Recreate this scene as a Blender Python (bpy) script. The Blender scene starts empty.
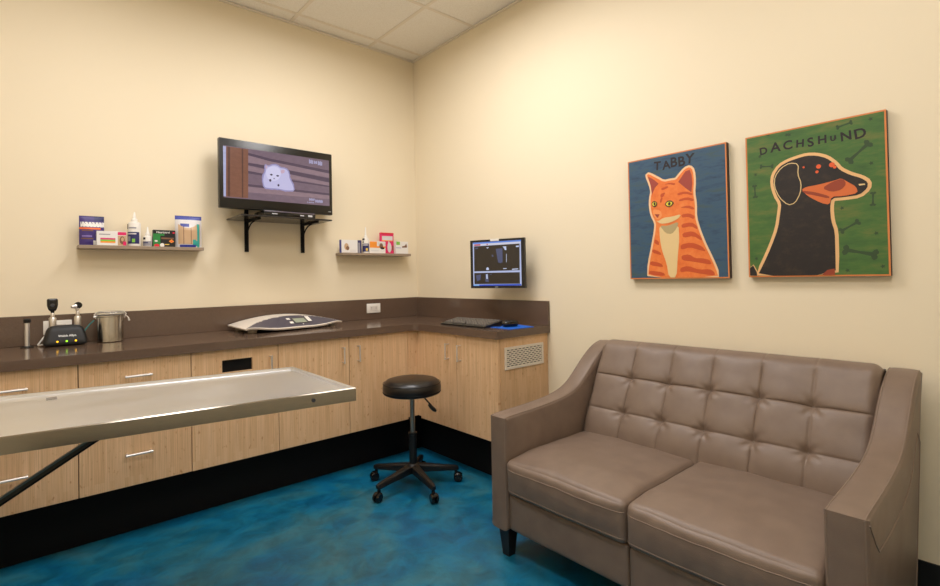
import bpy, bmesh, math, random
from mathutils import Vector, Matrix, noise
random.seed(7)
S = bpy.context.scene
COL = S.collection

# ---------------------------------------------------------------- camera
F_PX, PP_Y, PITCH, ROLL, YAW = 503.117, 269.726, 0.014384, -0.018648, 0.85119
CAM = Vector((-2.48259, -3.52048, 1.23153))
fw = Vector((math.cos(YAW)*math.cos(PITCH), math.sin(YAW)*math.cos(PITCH), math.sin(PITCH)))
rt = Vector((math.sin(YAW), -math.cos(YAW), 0)); up = rt.cross(fw)
r2 = rt*math.cos(ROLL)+up*math.sin(ROLL); u2 = -rt*math.sin(ROLL)+up*math.cos(ROLL)
cd = bpy.data.cameras.new('camera'); cam = bpy.data.objects.new('camera', cd); COL.objects.link(cam)
M = Matrix((r2, u2, -fw)).transposed().to_4x4(); M.translation = CAM
cam.matrix_world = M
cd.sensor_fit = 'HORIZONTAL'; cd.sensor_width = 36; cd.lens = F_PX/940*36
cd.shift_y = (PP_Y-293)/940
cd.clip_start = .02
S.camera = cam

# ---------------------------------------------------------------- light
w = bpy.data.worlds.new('world'); S.world = w; w.use_nodes = True
w.node_tree.nodes['Background'].inputs[0].default_value = (.5, .45, .4, 1)
w.node_tree.nodes['Background'].inputs[1].default_value = .1
LAMP_STRENGTH = 2.0                      # glow of the diffuser itself
LAMP_POWER = (27.0, 14.5, 7.5, 16.0)                        # light leaving each fixture through its louvre
LAMP_COLOR = (1.0, .975, .975)
LAMPS = [(-1.069, -1.415), (-2.327, -1.415), (-1.069, -3.32), (-2.327, -3.32)]   # the room's 2x4 ceiling fixtures (centres)
S.view_settings.view_transform = 'Standard'; S.view_settings.look = 'None'
S.view_settings.gamma = 1; S.view_settings.use_curve_mapping = False
S.view_settings.exposure = 0.06
for (lx, ly), pw in zip(LAMPS, LAMP_POWER):
    ld = bpy.data.lights.new('fixture_light', 'AREA'); ld.shape = 'RECTANGLE'; ld.size = .53; ld.size_y = 1.13; ld.energy = pw; ld.color = LAMP_COLOR; ld.spread = math.radians(174)
    lo = bpy.data.objects.new('fixture_light', ld); COL.objects.link(lo); lo.location = (lx, ly, 3.082-.013)

# ---------------------------------------------------------------- materials
def s2l(c):
    return tuple(((x/255)/12.92 if x/255 <= .04045 else ((x/255+.055)/1.055)**2.4) for x in c)
MATS = {}
def mat(name, rgb, rough=.5, metal=0, coat=0, emit=0, trans=0, spec=.5, srgb=True, alpha=1):
    if name in MATS: return MATS[name]
    m = bpy.data.materials.new(name); m.use_nodes = True
    b = m.node_tree.nodes['Principled BSDF']
    c = (*(s2l(rgb) if srgb else rgb), 1)
    b.inputs['Base Color'].default_value = c
    b.inputs['Roughness'].default_value = rough; b.inputs['Metallic'].default_value = metal
    b.inputs['Coat Weight'].default_value = coat; b.inputs['Specular IOR Level'].default_value = spec
    b.inputs['Transmission Weight'].default_value = trans
    b.inputs['Alpha'].default_value = alpha
    if emit:
        b.inputs['Emission Color'].default_value = c; b.inputs['Emission Strength'].default_value = emit
    MATS[name] = m
    return m
def N(m, t, **kw):
    n = m.node_tree.nodes.new(t)
    for k, v in kw.items():
        if k in n.inputs: n.inputs[k].default_value = v
        else: setattr(n, k, v)
    return n
def L(m, a, ai, b, bi): m.node_tree.links.new(a.outputs[ai], b.inputs[bi])
def B(m): return m.node_tree.nodes['Principled BSDF']
def ramp(m, stops):
    r = N(m, 'ShaderNodeValToRGB'); e = r.color_ramp.elements
    while len(e) < len(stops): e.new(.5)
    for el, (p, c) in zip(e, stops): el.position = p; el.color = (*s2l(c), 1)
    return r
def coords(m, scale=(1, 1, 1), rot=(0, 0, 0), world=False):
    if world:
        t = N(m, 'ShaderNodeNewGeometry'); o = 'Position'
    else:
        t = N(m, 'ShaderNodeTexCoord'); o = 'Object'
    mp = N(m, 'ShaderNodeMapping'); mp.inputs['Scale'].default_value = scale; mp.inputs['Rotation'].default_value = rot
    m.node_tree.links.new(t.outputs[o], mp.inputs[0])
    return mp
def bump(m, src, out, strength, dist=.002):
    b = N(m, 'ShaderNodeBump', Strength=strength, Distance=dist)
    L(m, src, out, b, 'Height'); L(m, b, 0, B(m), 'Normal')

def wall_paint():
    m = mat('cream_wall_paint', (235, 221, 193), .6, spec=.3)
    c = coords(m, world=True); n = N(m, 'ShaderNodeTexNoise', Scale=260.0, Detail=3.0); L(m, c, 0, n, 'Vector')
    bump(m, n, 0, .12, .001); return m
def ceiling_mat():
    m = mat('ceiling_tile', (222, 208, 188), .9, spec=.1)
    c = coords(m, world=True); n = N(m, 'ShaderNodeTexNoise', Scale=150.0, Detail=4.0); L(m, c, 0, n, 'Vector')
    r = ramp(m, [(.35, (240, 233, 222)), (.6, (248, 243, 234))]); L(m, n, 0, r, 0); L(m, r, 0, B(m), 'Base Color')
    bump(m, n, 0, .3, .002); return m
def floor_mat():
    m = mat('teal_stained_concrete', (20, 110, 140), .32)
    c = coords(m, world=True)
    n = N(m, 'ShaderNodeTexNoise', Scale=2.2, Detail=7.0, Roughness=.62, Distortion=1.1); L(m, c, 0, n, 'Vector')
    n2 = N(m, 'ShaderNodeTexNoise', Scale=9.0, Detail=6.0, Roughness=.65, Distortion=.6); L(m, c, 0, n2, 'Vector')
    r = ramp(m, [(.28, (0, 86, 122)), (.42, (2, 98, 138)), (.52, (14, 106, 138)), (.62, (40, 110, 130)), (.76, (66, 110, 120))]); L(m, n, 0, r, 0)
    r2 = ramp(m, [(.3, (190, 190, 190)), (.6, (255, 255, 255))]); L(m, n2, 0, r2, 0)
    mx = N(m, 'ShaderNodeMix', data_type='RGBA', blend_type='MULTIPLY'); mx.inputs[0].default_value = 1
    L(m, r, 0, mx, 6); L(m, r2, 0, mx, 7); L(m, mx, 2, B(m), 'Base Color')
    rr = N(m, 'ShaderNodeMapRange'); rr.inputs[3].default_value = .28; rr.inputs[4].default_value = .5; L(m, n2, 0, rr, 0); L(m, rr, 0, B(m), 'Roughness')
    bump(m, n2, 0, .05, .004); return m
def bamboo(name, axis):
    """vertical laminated strips ~1.9 cm wide; axis = which horizontal axis runs across them"""
    m = mat(name, (200, 160, 112), .42, spec=.4)
    t = N(m, 'ShaderNodeNewGeometry'); sp = N(m, 'ShaderNodeSeparateXYZ'); L(m, t, 'Position', sp, 0)
    cb = N(m, 'ShaderNodeCombineXYZ'); L(m, sp, 'Z', cb, 0); L(m, sp, axis, cb, 1)
    br = N(m, 'ShaderNodeTexBrick'); br.offset = .37; br.offset_frequency = 3
    for k, v in (('Scale', 1.0), ('Mortar Size', .0), ('Bias', 0.0), ('Brick Width', .31), ('Row Height', .019)): br.inputs[k].default_value = v
    br.inputs['Color1'].default_value = (*s2l((232, 194, 152)), 1); br.inputs['Color2'].default_value = (*s2l((224, 183, 139)), 1)
    L(m, cb, 0, br, 0)
    mp = N(m, 'ShaderNodeMapping'); mp.inputs['Scale'].default_value = (3.5, 330, 1); L(m, cb, 0, mp, 0)
    n = N(m, 'ShaderNodeTexNoise', Scale=1.0, Detail=3.0); L(m, mp, 0, n, 'Vector')
    r = ramp(m, [(.3, (222, 216, 208)), (.6, (255, 255, 255))]); L(m, n, 0, r, 0)
    mp2 = N(m, 'ShaderNodeMapping'); mp2.inputs['Scale'].default_value = (30, 60, 1); L(m, cb, 0, mp2, 0)
    n2 = N(m, 'ShaderNodeTexNoise', Scale=1.0, Detail=2.0); L(m, mp2, 0, n2, 'Vector')
    r2 = ramp(m, [(.64, (255, 255, 255)), (.74, (222, 200, 180))]); L(m, n2, 0, r2, 0)
    mx = N(m, 'ShaderNodeMix', data_type='RGBA', blend_type='MULTIPLY'); mx.inputs[0].default_value = 1
    L(m, br, 0, mx, 6); L(m, r, 0, mx, 7)
    mx2 = N(m, 'ShaderNodeMix', data_type='RGBA', blend_type='MULTIPLY'); mx2.inputs[0].default_value = 1
    L(m, mx, 2, mx2, 6); L(m, r2, 0, mx2, 7); L(m, mx2, 2, B(m), 'Base Color')
    return m
def leather():
    m = mat('taupe_leather', (122, 104, 90), .42, spec=.45)
    c = coords(m); v = N(m, 'ShaderNodeTexVoronoi', Scale=420.0); L(m, c, 0, v, 'Vector')
    n = N(m, 'ShaderNodeTexNoise', Scale=14.0, Detail=5.0); L(m, c, 0, n, 'Vector')
    r = ramp(m, [(.3, (114, 96, 83)), (.7, (123, 105, 91))]); L(m, n, 0, r, 0); L(m, r, 0, B(m), 'Base Color')
    ad = N(m, 'ShaderNodeMath', operation='MULTIPLY_ADD'); L(m, n, 0, ad, 0); ad.inputs[1].default_value = 1.5; L(m, v, 0, ad, 2)
    bump(m, ad, 0, .22, .0015); return m
def quartz():
    m = mat('brown_quartz', (102, 80, 67), .14, spec=.55)
    c = coords(m, world=True); n = N(m, 'ShaderNodeTexNoise', Scale=320.0, Detail=2.0); L(m, c, 0, n, 'Vector')
    r = ramp(m, [(.3, (92, 74, 61)), (.7, (106, 86, 72))]); L(m, n, 0, r, 0); L(m, r, 0, B(m), 'Base Color'); return m
def steel(name, col=(205, 203, 198), rough=.28, sc=(2, 160, 160), st=.05):
    m = mat(name, col, rough, 1)
    c = coords(m, sc); n = N(m, 'ShaderNodeTexNoise', Scale=3.0, Detail=3.0); L(m, c, 0, n, 'Vector')
    rr = N(m, 'ShaderNodeMapRange'); rr.inputs[3].default_value = rough*.75; rr.inputs[4].default_value = rough*1.4; L(m, n, 0, rr, 0); L(m, rr, 0, B(m), 'Roughness')
    bump(m, n, 0, st, .001); return m
def painted(name, c1, c2, c3, sc=(6, 1, 30)):
    m = mat(name, c1, .55)
    c = coords(m, sc); n = N(m, 'ShaderNodeTexNoise', Scale=2.2, Detail=6.0, Roughness=.7); L(m, c, 0, n, 'Vector')
    r = ramp(m, [(.32, c1), (.5, c2), (.68, c3)]); L(m, n, 0, r, 0); L(m, r, 0, B(m), 'Base Color'); return m

WALL = wall_paint(); CEIL = ceiling_mat(); FLOOR = floor_mat(); BAMX = bamboo('bamboo_x', 'X'); BAMY = bamboo('bamboo_y', 'Y')
LEATHER = leather(); QUARTZ = quartz()
TSTEEL = steel('brushed_table_steel', (230, 231, 235), .3, (1.2, 3, 3), .0); CSTEEL = steel('canister_steel', (200, 195, 185), .2, (3, 3, 200), .02)
CHROME = mat('satin_chrome', (236, 234, 232), .42, 1)
BLACK = mat('black_plastic', (15, 14, 14), .42); GLOSSB = mat('gloss_black', (14, 13, 13), .15); VINYL = mat('black_vinyl', (22, 18, 17), .32)
MATB = mat('matte_black', (12, 11, 11), .7, spec=.2); DGREY = mat('dark_grey_plastic', (60, 60, 62), .4); WHITE = mat('white_plastic', (235, 230, 222), .4)
TBAR = mat('ceiling_bar_white', (236, 226, 210), .6); DARKW = mat('dark_wood_leg', (28, 20, 17), .4)
STITCH = mat('leather_piping', (126, 108, 94), .5); CARC = mat('cabinet_inside', (150, 118, 84), .6)
SHELF = mat('taupe_shelf', (150, 132, 112), .4); GLASS = mat('clear_plastic', (235, 235, 232), .08, trans=.9, spec=.5)

# ---------------------------------------------------------------- mesh builder
class MB:
    def __init__(s): s.v = []; s.f = []; s.m = []
    def add(s, vs, fs, mi=0):
        o = len(s.v); s.v += [Vector(p) for p in vs]; s.f += [tuple(i+o for i in f) for f in fs]; s.m += [mi]*len(fs); return s
    def box(s, a, b, mi=0, r=0, seg=2):
        a, b = Vector(a), Vector(b)
        lo = Vector([min(x, y) for x, y in zip(a, b)]); hi = Vector([max(x, y) for x, y in zip(a, b)])
        bm = bmesh.new(); bmesh.ops.create_cube(bm, size=1)
        for v in bm.verts: v.co = Vector([lo[i]+(v.co[i]+.5)*(hi[i]-lo[i]) for i in range(3)])
        if r: bmesh.ops.bevel(bm, geom=list(bm.edges), offset=r, segments=seg, profile=.5, affect='EDGES')
        return s.bm(bm, mi)
    def bm(s, bm, mi=0):
        bm.verts.index_update(); s.add([v.co.copy() for v in bm.verts], [[v.index for v in f.verts] for f in bm.faces], mi); bm.free(); return s
    def tube(s, pts, r, mi=0, seg=10, cap=True):
        pts = [Vector(p) for p in pts]; n = len(pts); rs = r if isinstance(r, (list, tuple)) else [r]*n
        t0 = (pts[1]-pts[0]).normalized(); a = Vector((0, 0, 1)) if abs(t0.z) < .9 else Vector((1, 0, 0))
        x = t0.cross(a).normalized(); vs = []
        for i, p in enumerate(pts):
            t = (pts[min(i+1, n-1)]-pts[max(i-1, 0)]).normalized(); x = (x-t*x.dot(t)).normalized(); y = t.cross(x)
            for k in range(seg):
                an = 2*math.pi*k/seg; vs.append(p+(x*math.cos(an)+y*math.sin(an))*rs[i])
        fs = [(i*seg+k, i*seg+(k+1) % seg, (i+1)*seg+(k+1) % seg, (i+1)*seg+k) for i in range(n-1) for k in range(seg)]
        if cap: fs += [tuple(range(seg-1, -1, -1)), tuple((n-1)*seg+k for k in range(seg))]
        return s.add(vs, fs, mi)
    def lathe(s, prof, c=(0, 0, 0), mi=0, seg=32, axis='z', sx=1, sy=1):
        c = Vector(c); vs = []; n = len(prof)
        for r, z in prof:
            for k in range(seg):
                a = 2*math.pi*k/seg; p = (r*math.cos(a)*sx, r*math.sin(a)*sy, z)
                if axis == 'y': p = (p[0], p[2], p[1])
                if axis == 'x': p = (p[2], p[0], p[1])
                vs.append(c+Vector(p))
        fs = [(i*seg+k, i*seg+(k+1) % seg, (i+1)*seg+(k+1) % seg, (i+1)*seg+k) for i in range(n-1) for k in range(seg)]
        fs += [tuple(range(seg-1, -1, -1)), tuple((n-1)*seg+k for k in range(seg))]
        return s.add(vs, fs, mi)
    def prism(s, poly, fn, d0, d1, mi=0, mside=None):
        """poly in 2D, fn(u, v, d) -> 3D; solid between depths d0 and d1"""
        n = len(poly); vs = [fn(u, v, d0) for u, v in poly]+[fn(u, v, d1) for u, v in poly]
        bm = bmesh.new(); bv = [bm.verts.new(p) for p in vs]
        f0 = bm.faces.new(bv[:n][::-1]); f1 = bm.faces.new(bv[n:])
        for i in range(n): bm.faces.new((bv[i], bv[(i+1) % n], bv[n+(i+1) % n], bv[n+i]))
        f0.normal_update(); f1.normal_update(); bmesh.ops.triangulate(bm, faces=[f0, f1]); bmesh.ops.recalc_face_normals(bm, faces=bm.faces)
        return s.bm(bm, mi)
    def grid(s, fn, nu, nv, mi=0, closeu=False):
        vs = [fn(i/(nu if closeu else nu-1), j/(nv-1)) for j in range(nv) for i in range(nu)]; fs = []
        for j in range(nv-1):
            for i in range(nu if closeu else nu-1): fs.append((j*nu+i, j*nu+(i+1) % nu, (j+1)*nu+(i+1) % nu, (j+1)*nu+i))
        return s.add(vs, fs, mi)
    def build(s, name, mats, parent=None, smooth=35, at=None, fix=False, local=False):
        me = bpy.data.meshes.new(name)
        off = Vector((0, 0, 0)) if local else (ORG.get(parent.name, Vector()) if parent else (Vector(at) if at else Vector()))
        me.from_pydata([p-off for p in s.v], [], s.f)
        for m in (mats if isinstance(mats, (list, tuple)) else [mats]): me.materials.append(m)
        me.polygons.foreach_set('material_index', s.m); me.update()
        bm = bmesh.new(); bm.from_mesh(me)
        if fix: bmesh.ops.recalc_face_normals(bm, faces=bm.faces)
        for f in bm.faces: f.smooth = bool(smooth)
        if smooth:
            lim = math.radians(smooth)
            for e in bm.edges: e.smooth = len(e.link_faces) == 2 and e.calc_face_angle(0) < lim
        bm.to_mesh(me); bm.free()
        o = bpy.data.objects.new(name, me); COL.objects.link(o)
        if parent: o.parent = parent; ORG[o.name] = ORG.get(parent.name, Vector())
        else: o.location = off; ORG[o.name] = off
        return o
ORG = {}
def tag(o, label=None, cat=None, group=None, kind=None):
    for k, v in (('label', label), ('category', cat), ('group', group), ('kind', kind)):
        if v: o[k] = v
    return o
def thing(name, label, cat, loc=(0, 0, 0), rz=0, group=None, local=False):
    o = bpy.data.objects.new(name, None); COL.objects.link(o); o.location = loc; o.rotation_euler = (0, 0, rz)
    o.empty_display_size = .05
    ORG[o.name] = Vector() if local else Vector(loc)
    return tag(o, label, cat, group)
def struct(name, mb, m, parent=None, **k):
    o = mb.build(name, m, parent, **k)
    if not parent: o['kind'] = 'structure'
    return o
def text_geo(txt, size, bold=0.0):
    cu = bpy.data.curves.new('t', 'FONT'); cu.body = txt; cu.size = size; cu.offset = bold; cu.align_x = 'CENTER'; cu.align_y = 'CENTER'; cu.resolution_u = 3
    o = bpy.data.objects.new('t', cu); COL.objects.link(o); bpy.context.view_layer.update()
    me = o.evaluated_get(bpy.context.evaluated_depsgraph_get()).to_mesh()
    vs = [(v.co.x, v.co.y) for v in me.vertices]; fs = [tuple(p.vertices) for p in me.polygons]
    bpy.data.objects.remove(o); bpy.data.curves.remove(cu)
    return vs, fs
def put_text(mb, txt, size, u, v, fn, d, mi, bold=0.0, rot=0, sx=1):
    vs, fs = text_geo(txt, size, bold); c, s_ = math.cos(rot), math.sin(rot)
    mb.add([fn(u+(x*c*sx-y*s_), v+(x*s_*sx+y*c), d) for x, y in vs], fs, mi)
def flat(mb, poly, fn, d, mi):
    """one printed colour patch lying on a surface"""
    bm = bmesh.new(); f = bm.faces.new([bm.verts.new(fn(u, v, d)) for u, v in poly]); f.normal_update(); bmesh.ops.triangulate(bm, faces=[f]); mb.bm(bm, mi)
def rect(u0, v0, u1, v1): return [(u0, v0), (u1, v0), (u1, v1), (u0, v1)]
def ell(u, v, a, b, n=20): return [(u+a*math.cos(2*math.pi*i/n), v+b*math.sin(2*math.pi*i/n)) for i in range(n)]
def grow(poly, d):
    n = len(poly); out = []; A = sum(poly[i][0]*poly[(i+1) % n][1]-poly[(i+1) % n][0]*poly[i][1] for i in range(n)); sg = 1 if A > 0 else -1
    for i in range(n):
        p0, p1, p2 = Vector(poly[i-1]), Vector(poly[i]), Vector(poly[(i+1) % n]); e = (p2-p0)
        nn = Vector((e.y, -e.x)).normalized()*sg; out.append(tuple(p1+nn*d))
    return out
def smoothpoly(p, k=1):
    for _ in range(k):
        q = []
        for i in range(len(p)):
            a, b = p[i], p[(i+1) % len(p)]
            q += [(a[0]*.78+b[0]*.22, a[1]*.78+b[1]*.22), (a[0]*.22+b[0]*.78, a[1]*.22+b[1]*.78)]
        p = q
    return p
def rbox(mb, c, h, r, n=(14, 14, 10), deform=None, mi=0):
    """rounded box from a subdivided cube, optionally deformed (p, unit coords) -> p"""
    c, h = Vector(c), Vector(h); idx = {}; vs = []; fs = []
    def vert(k):
        if k in idx: return idx[k]
        u = Vector([math.sin(math.pi/2*(2*k[i]/n[i]-1)) for i in range(3)])
        p = Vector([u[i]*h[i] for i in range(3)])
        q = Vector([max(-(h[i]-r), min(h[i]-r, p[i])) for i in range(3)])
        d = p-q
        if d.length > 1e-9: p = q+d.normalized()*r
        if deform: p = deform(p, u)
        idx[k] = len(vs); vs.append(c+p); return idx[k]
    for ax in range(3):
        a, b = (ax+1) % 3, (ax+2) % 3
        for side in (0, n[ax]):
            for i in range(n[a]):
                for j in range(n[b]):
                    ks = []
                    for di, dj in ((0, 0), (1, 0), (1, 1), (0, 1)):
                        k = [0, 0, 0]; k[ax] = side; k[a] = i+di; k[b] = j+dj; ks.append(vert(tuple(k)))
                    fs.append(tuple(ks if side else ks[::-1]))
    mb.add(vs, fs, mi)

# ------------------------------ outlines of the printed pictures, in metres on their own surface
CAT = {'body': [(0.1032, 0.0075), (0.1132, 0.0805), (0.1372, 0.1795), (0.1522, 0.2495), (0.1562, 0.2915), (0.1352, 0.3335), (0.1272, 0.3805), (0.1292, 0.4235), (0.1382, 0.4575), (0.1302, 0.4945), (0.1092, 0.5465), (0.1202, 0.5525), (0.1652, 0.5235), (0.2022, 0.4975), (0.2392, 0.4995), (0.2672, 0.4985), (0.2822, 0.5135), (0.3152, 0.5455), (0.3402, 0.5505), (0.3552, 0.5305), (0.3592, 0.4735), (0.3532, 0.4205), (0.3612, 0.3665), (0.3592, 0.2995), (0.3772, 0.2315), (0.4022, 0.1635), (0.4322, 0.0965), (0.4532, 0.0435), (0.4642, 0.0035)], 'chest': [(0.1752, 0.2055), (0.1732, 0.2735), (0.1962, 0.2575), (0.2322, 0.2435), (0.2762, 0.2735), (0.2782, 0.1985), (0.2672, 0.1035), (0.2592, 0.0055), (0.2192, 0.0065), (0.2092, 0.0775), (0.1862, 0.1415)], 'shade': [(0.1762, 0.2755), (0.2182, 0.2695), (0.2792, 0.2875), (0.2652, 0.2515), (0.2392, 0.2255), (0.2072, 0.2335)], 'muzzle': [(0.1672, 0.2975), (0.1972, 0.3135), (0.2412, 0.3145), (0.2922, 0.3225), (0.2762, 0.3015), (0.2332, 0.2845), (0.1822, 0.2825), (0.1552, 0.3035)], 'cheek': [(0.1392, 0.3645), (0.1842, 0.3525), (0.1902, 0.3195), (0.1642, 0.3055), (0.1412, 0.3335)], 'earl': [(0.1172, 0.5395), (0.1502, 0.5165), (0.1752, 0.4925), (0.1542, 0.4745), (0.1372, 0.4395), (0.1312, 0.4875)], 'earr': [(0.2802, 0.4855), (0.3172, 0.5315), (0.3392, 0.5365), (0.3482, 0.5085), (0.3502, 0.4685), (0.3452, 0.4245), (0.3152, 0.4505)], 'nose': [(0.1502, 0.3365), (0.1772, 0.3335), (0.1652, 0.3155)], 'eyer': [(0.2052, 0.3795), (0.2172, 0.3955), (0.2382, 0.3985), (0.2562, 0.3845), (0.2452, 0.3695), (0.2252, 0.3635)], 'irisr': [(0.2112, 0.3805), (0.2212, 0.3915), (0.2372, 0.3925), (0.2492, 0.3845), (0.2412, 0.3725), (0.2252, 0.3685)], 'pupr': [(0.2242, 0.3815), (0.2292, 0.3905), (0.2362, 0.3895), (0.2392, 0.3815), (0.2342, 0.3725), (0.2272, 0.3725)], 'eyel': [(0.1332, 0.3915), (0.1412, 0.4045), (0.1552, 0.4055), (0.1672, 0.3925), (0.1602, 0.3765), (0.1452, 0.3725)], 'irisl': [(0.1362, 0.3905), (0.1442, 0.3995), (0.1552, 0.4005), (0.1622, 0.3925), (0.1562, 0.3805), (0.1452, 0.3785)], 'pupl': [(0.1452, 0.3915), (0.1502, 0.3995), (0.1562, 0.3975), (0.1572, 0.3885), (0.1532, 0.3815), (0.1482, 0.3835)], 'stripes': [[(0.1862, 0.4655), (0.2232, 0.4735), (0.2282, 0.4645), (0.1942, 0.4545)], [(0.1832, 0.4375), (0.2122, 0.4435), (0.2002, 0.4215), (0.1852, 0.4155)], [(0.1852, 0.4155), (0.1972, 0.4175), (0.1872, 0.3905), (0.1792, 0.3955)], [(0.2732, 0.4295), (0.3152, 0.4335), (0.3502, 0.4185), (0.3502, 0.4075), (0.3122, 0.4225), (0.2752, 0.4175)], [(0.2792, 0.3965), (0.3212, 0.4035), (0.3552, 0.3915), (0.3542, 0.3775), (0.3202, 0.3905), (0.2832, 0.3865)], [(0.2822, 0.3555), (0.3272, 0.3625), (0.3572, 0.3475), (0.3562, 0.3365), (0.3242, 0.3495)], [(0.2912, 0.3205), (0.3322, 0.3225), (0.3582, 0.3065), (0.3552, 0.2895), (0.3252, 0.3055), (0.2952, 0.3035)], [(0.2022, 0.4835), (0.2382, 0.4895), (0.2672, 0.4795), (0.2592, 0.4715), (0.2342, 0.4805)], [(0.2902, 0.2725), (0.3412, 0.2775), (0.3692, 0.2565), (0.3712, 0.2375), (0.3402, 0.2585), (0.2932, 0.2515)], [(0.2932, 0.2275), (0.3482, 0.2335), (0.3872, 0.2015), (0.3932, 0.1795), (0.3502, 0.2095), (0.2982, 0.2025)], [(0.2832, 0.1705), (0.3382, 0.1785), (0.3892, 0.1575), (0.4112, 0.1285), (0.3752, 0.1385), (0.3322, 0.1545), (0.2852, 0.1435)], [(0.2862, 0.1155), (0.3272, 0.1205), (0.3542, 0.0995), (0.3872, 0.0985), (0.4262, 0.0885), (0.4352, 0.0645), (0.3862, 0.0745), (0.3402, 0.0835), (0.2892, 0.0915)], [(0.2802, 0.0545), (0.3192, 0.0635), (0.3722, 0.0425), (0.4252, 0.0445), (0.4452, 0.0305), (0.4492, 0.0125), (0.3852, 0.0215), (0.3182, 0.0365), (0.2792, 0.0315)], [(0.1472, 0.2075), (0.1682, 0.1945), (0.1702, 0.1715), (0.1432, 0.1875)], [(0.1332, 0.1565), (0.1722, 0.1405), (0.1842, 0.1205), (0.1302, 0.1375)], [(0.1192, 0.0945), (0.1772, 0.0815), (0.1942, 0.0585), (0.1162, 0.0715)], [(0.1122, 0.0445), (0.1902, 0.0335), (0.2022, 0.0135), (0.1102, 0.0235)]], 'letters': [('T', 0.1702, 0.5835, 0.045), ('A', 0.2192, 0.5795, 0.045), ('B', 0.2582, 0.5865, 0.05), ('B', 0.2982, 0.5835, 0.05), ('Y', 0.3402, 0.5895, 0.05)]}
DOG = {'body': [(0.0358, 0.0065), (0.0608, 0.0555), (0.0958, 0.1345), (0.1238, 0.2125), (0.1348, 0.2845), (0.1388, 0.3195), (0.1198, 0.3585), (0.1088, 0.4105), (0.1138, 0.4465), (0.1368, 0.4795), (0.1688, 0.4945), (0.2068, 0.5025), (0.2368, 0.5065), (0.2718, 0.5005), (0.3068, 0.4835), (0.3338, 0.4545), (0.3498, 0.4275), (0.3818, 0.4025), (0.4188, 0.3835), (0.4388, 0.3645), (0.4368, 0.3415), (0.4118, 0.3185), (0.3638, 0.3165), (0.3198, 0.3175), (0.3138, 0.2775), (0.3168, 0.2235), (0.3278, 0.1815), (0.3278, 0.1015), (0.3268, 0.0025)], 'muzzle': [(0.2148, 0.3665), (0.2338, 0.3765), (0.2748, 0.3785), (0.3328, 0.3875), (0.3548, 0.3935), (0.3758, 0.3745), (0.4018, 0.3525), (0.4068, 0.3265), (0.3638, 0.3205), (0.3198, 0.3235), (0.3128, 0.2915), (0.2848, 0.3015), (0.2388, 0.3355)], 'muz2': [(0.2888, 0.3625), (0.3208, 0.3825), (0.3598, 0.3925), (0.3708, 0.3675), (0.3538, 0.3465), (0.3198, 0.3425)], 'muz3': [(0.2148, 0.3635), (0.2628, 0.3505), (0.3138, 0.3265), (0.3118, 0.3165), (0.2628, 0.3365), (0.2298, 0.3475)], 'ear': [(0.2058, 0.4765), (0.1748, 0.4855), (0.1428, 0.4705), (0.1188, 0.4385), (0.1148, 0.3955), (0.1338, 0.3445), (0.1648, 0.3095), (0.1898, 0.3145), (0.2098, 0.3535), (0.2138, 0.3945), (0.2018, 0.4325)], 'dots': [(0.2788, 0.4535), (0.3248, 0.4525), (0.3338, 0.4415), (0.2728, 0.4325), (0.2258, 0.4595)], 'nose': [(0.4058, 0.3615), (0.4238, 0.3665), (0.4388, 0.3595), (0.4368, 0.3445), (0.4218, 0.3305), (0.4098, 0.3455)], 'nh': [(0.4098, 0.3615), (0.4288, 0.3605), (0.4308, 0.3555), (0.4118, 0.3545)], 'chest': [(0.2798, 0.0035), (0.2988, 0.0265), (0.3238, 0.0315), (0.3248, 0.0025)], 'corner': [(-0.0022, 0.0075), (0.0008, 0.0425), (0.0198, 0.0535), (0.0338, 0.0235), (0.0358, 0.0065)], 'bones': [(0.4128, 0.4865, 42, 0.1), (0.4078, 0.0935, -14, 0.115), (0.0848, 0.4885, -8, 0.055), (0.0348, 0.3845, 92, 0.06), (0.4528, 0.2975, 88, 0.055), (0.3768, 0.1975, 30, 0.075), (0.3688, 0.6045, 12, 0.055)], 'paws': [(0.1658, 0.6105), (0.4528, 0.6075), (0.0588, 0.5375), (0.4508, 0.4365), (0.3538, 0.2735), (0.4598, 0.1645), (0.4768, 0.0365), (0.3368, 0.5585), (0.0388, 0.4595), (0.3658, 0.0235), (0.1758, 0.6085), (0.0948, 0.6265), (0.0338, 0.0835)], 'letters': [('D', 0.0738, 0.5575, 0.04), ('A', 0.1218, 0.5645, 0.052), ('C', 0.1688, 0.5635, 0.048), ('H', 0.2148, 0.5615, 0.04), ('S', 0.2528, 0.5585, 0.047), ('H', 0.2938, 0.5605, 0.042), ('U', 0.3308, 0.5585, 0.026), ('N', 0.3738, 0.5575, 0.046), ('D', 0.4188, 0.5575, 0.05)]}
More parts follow.
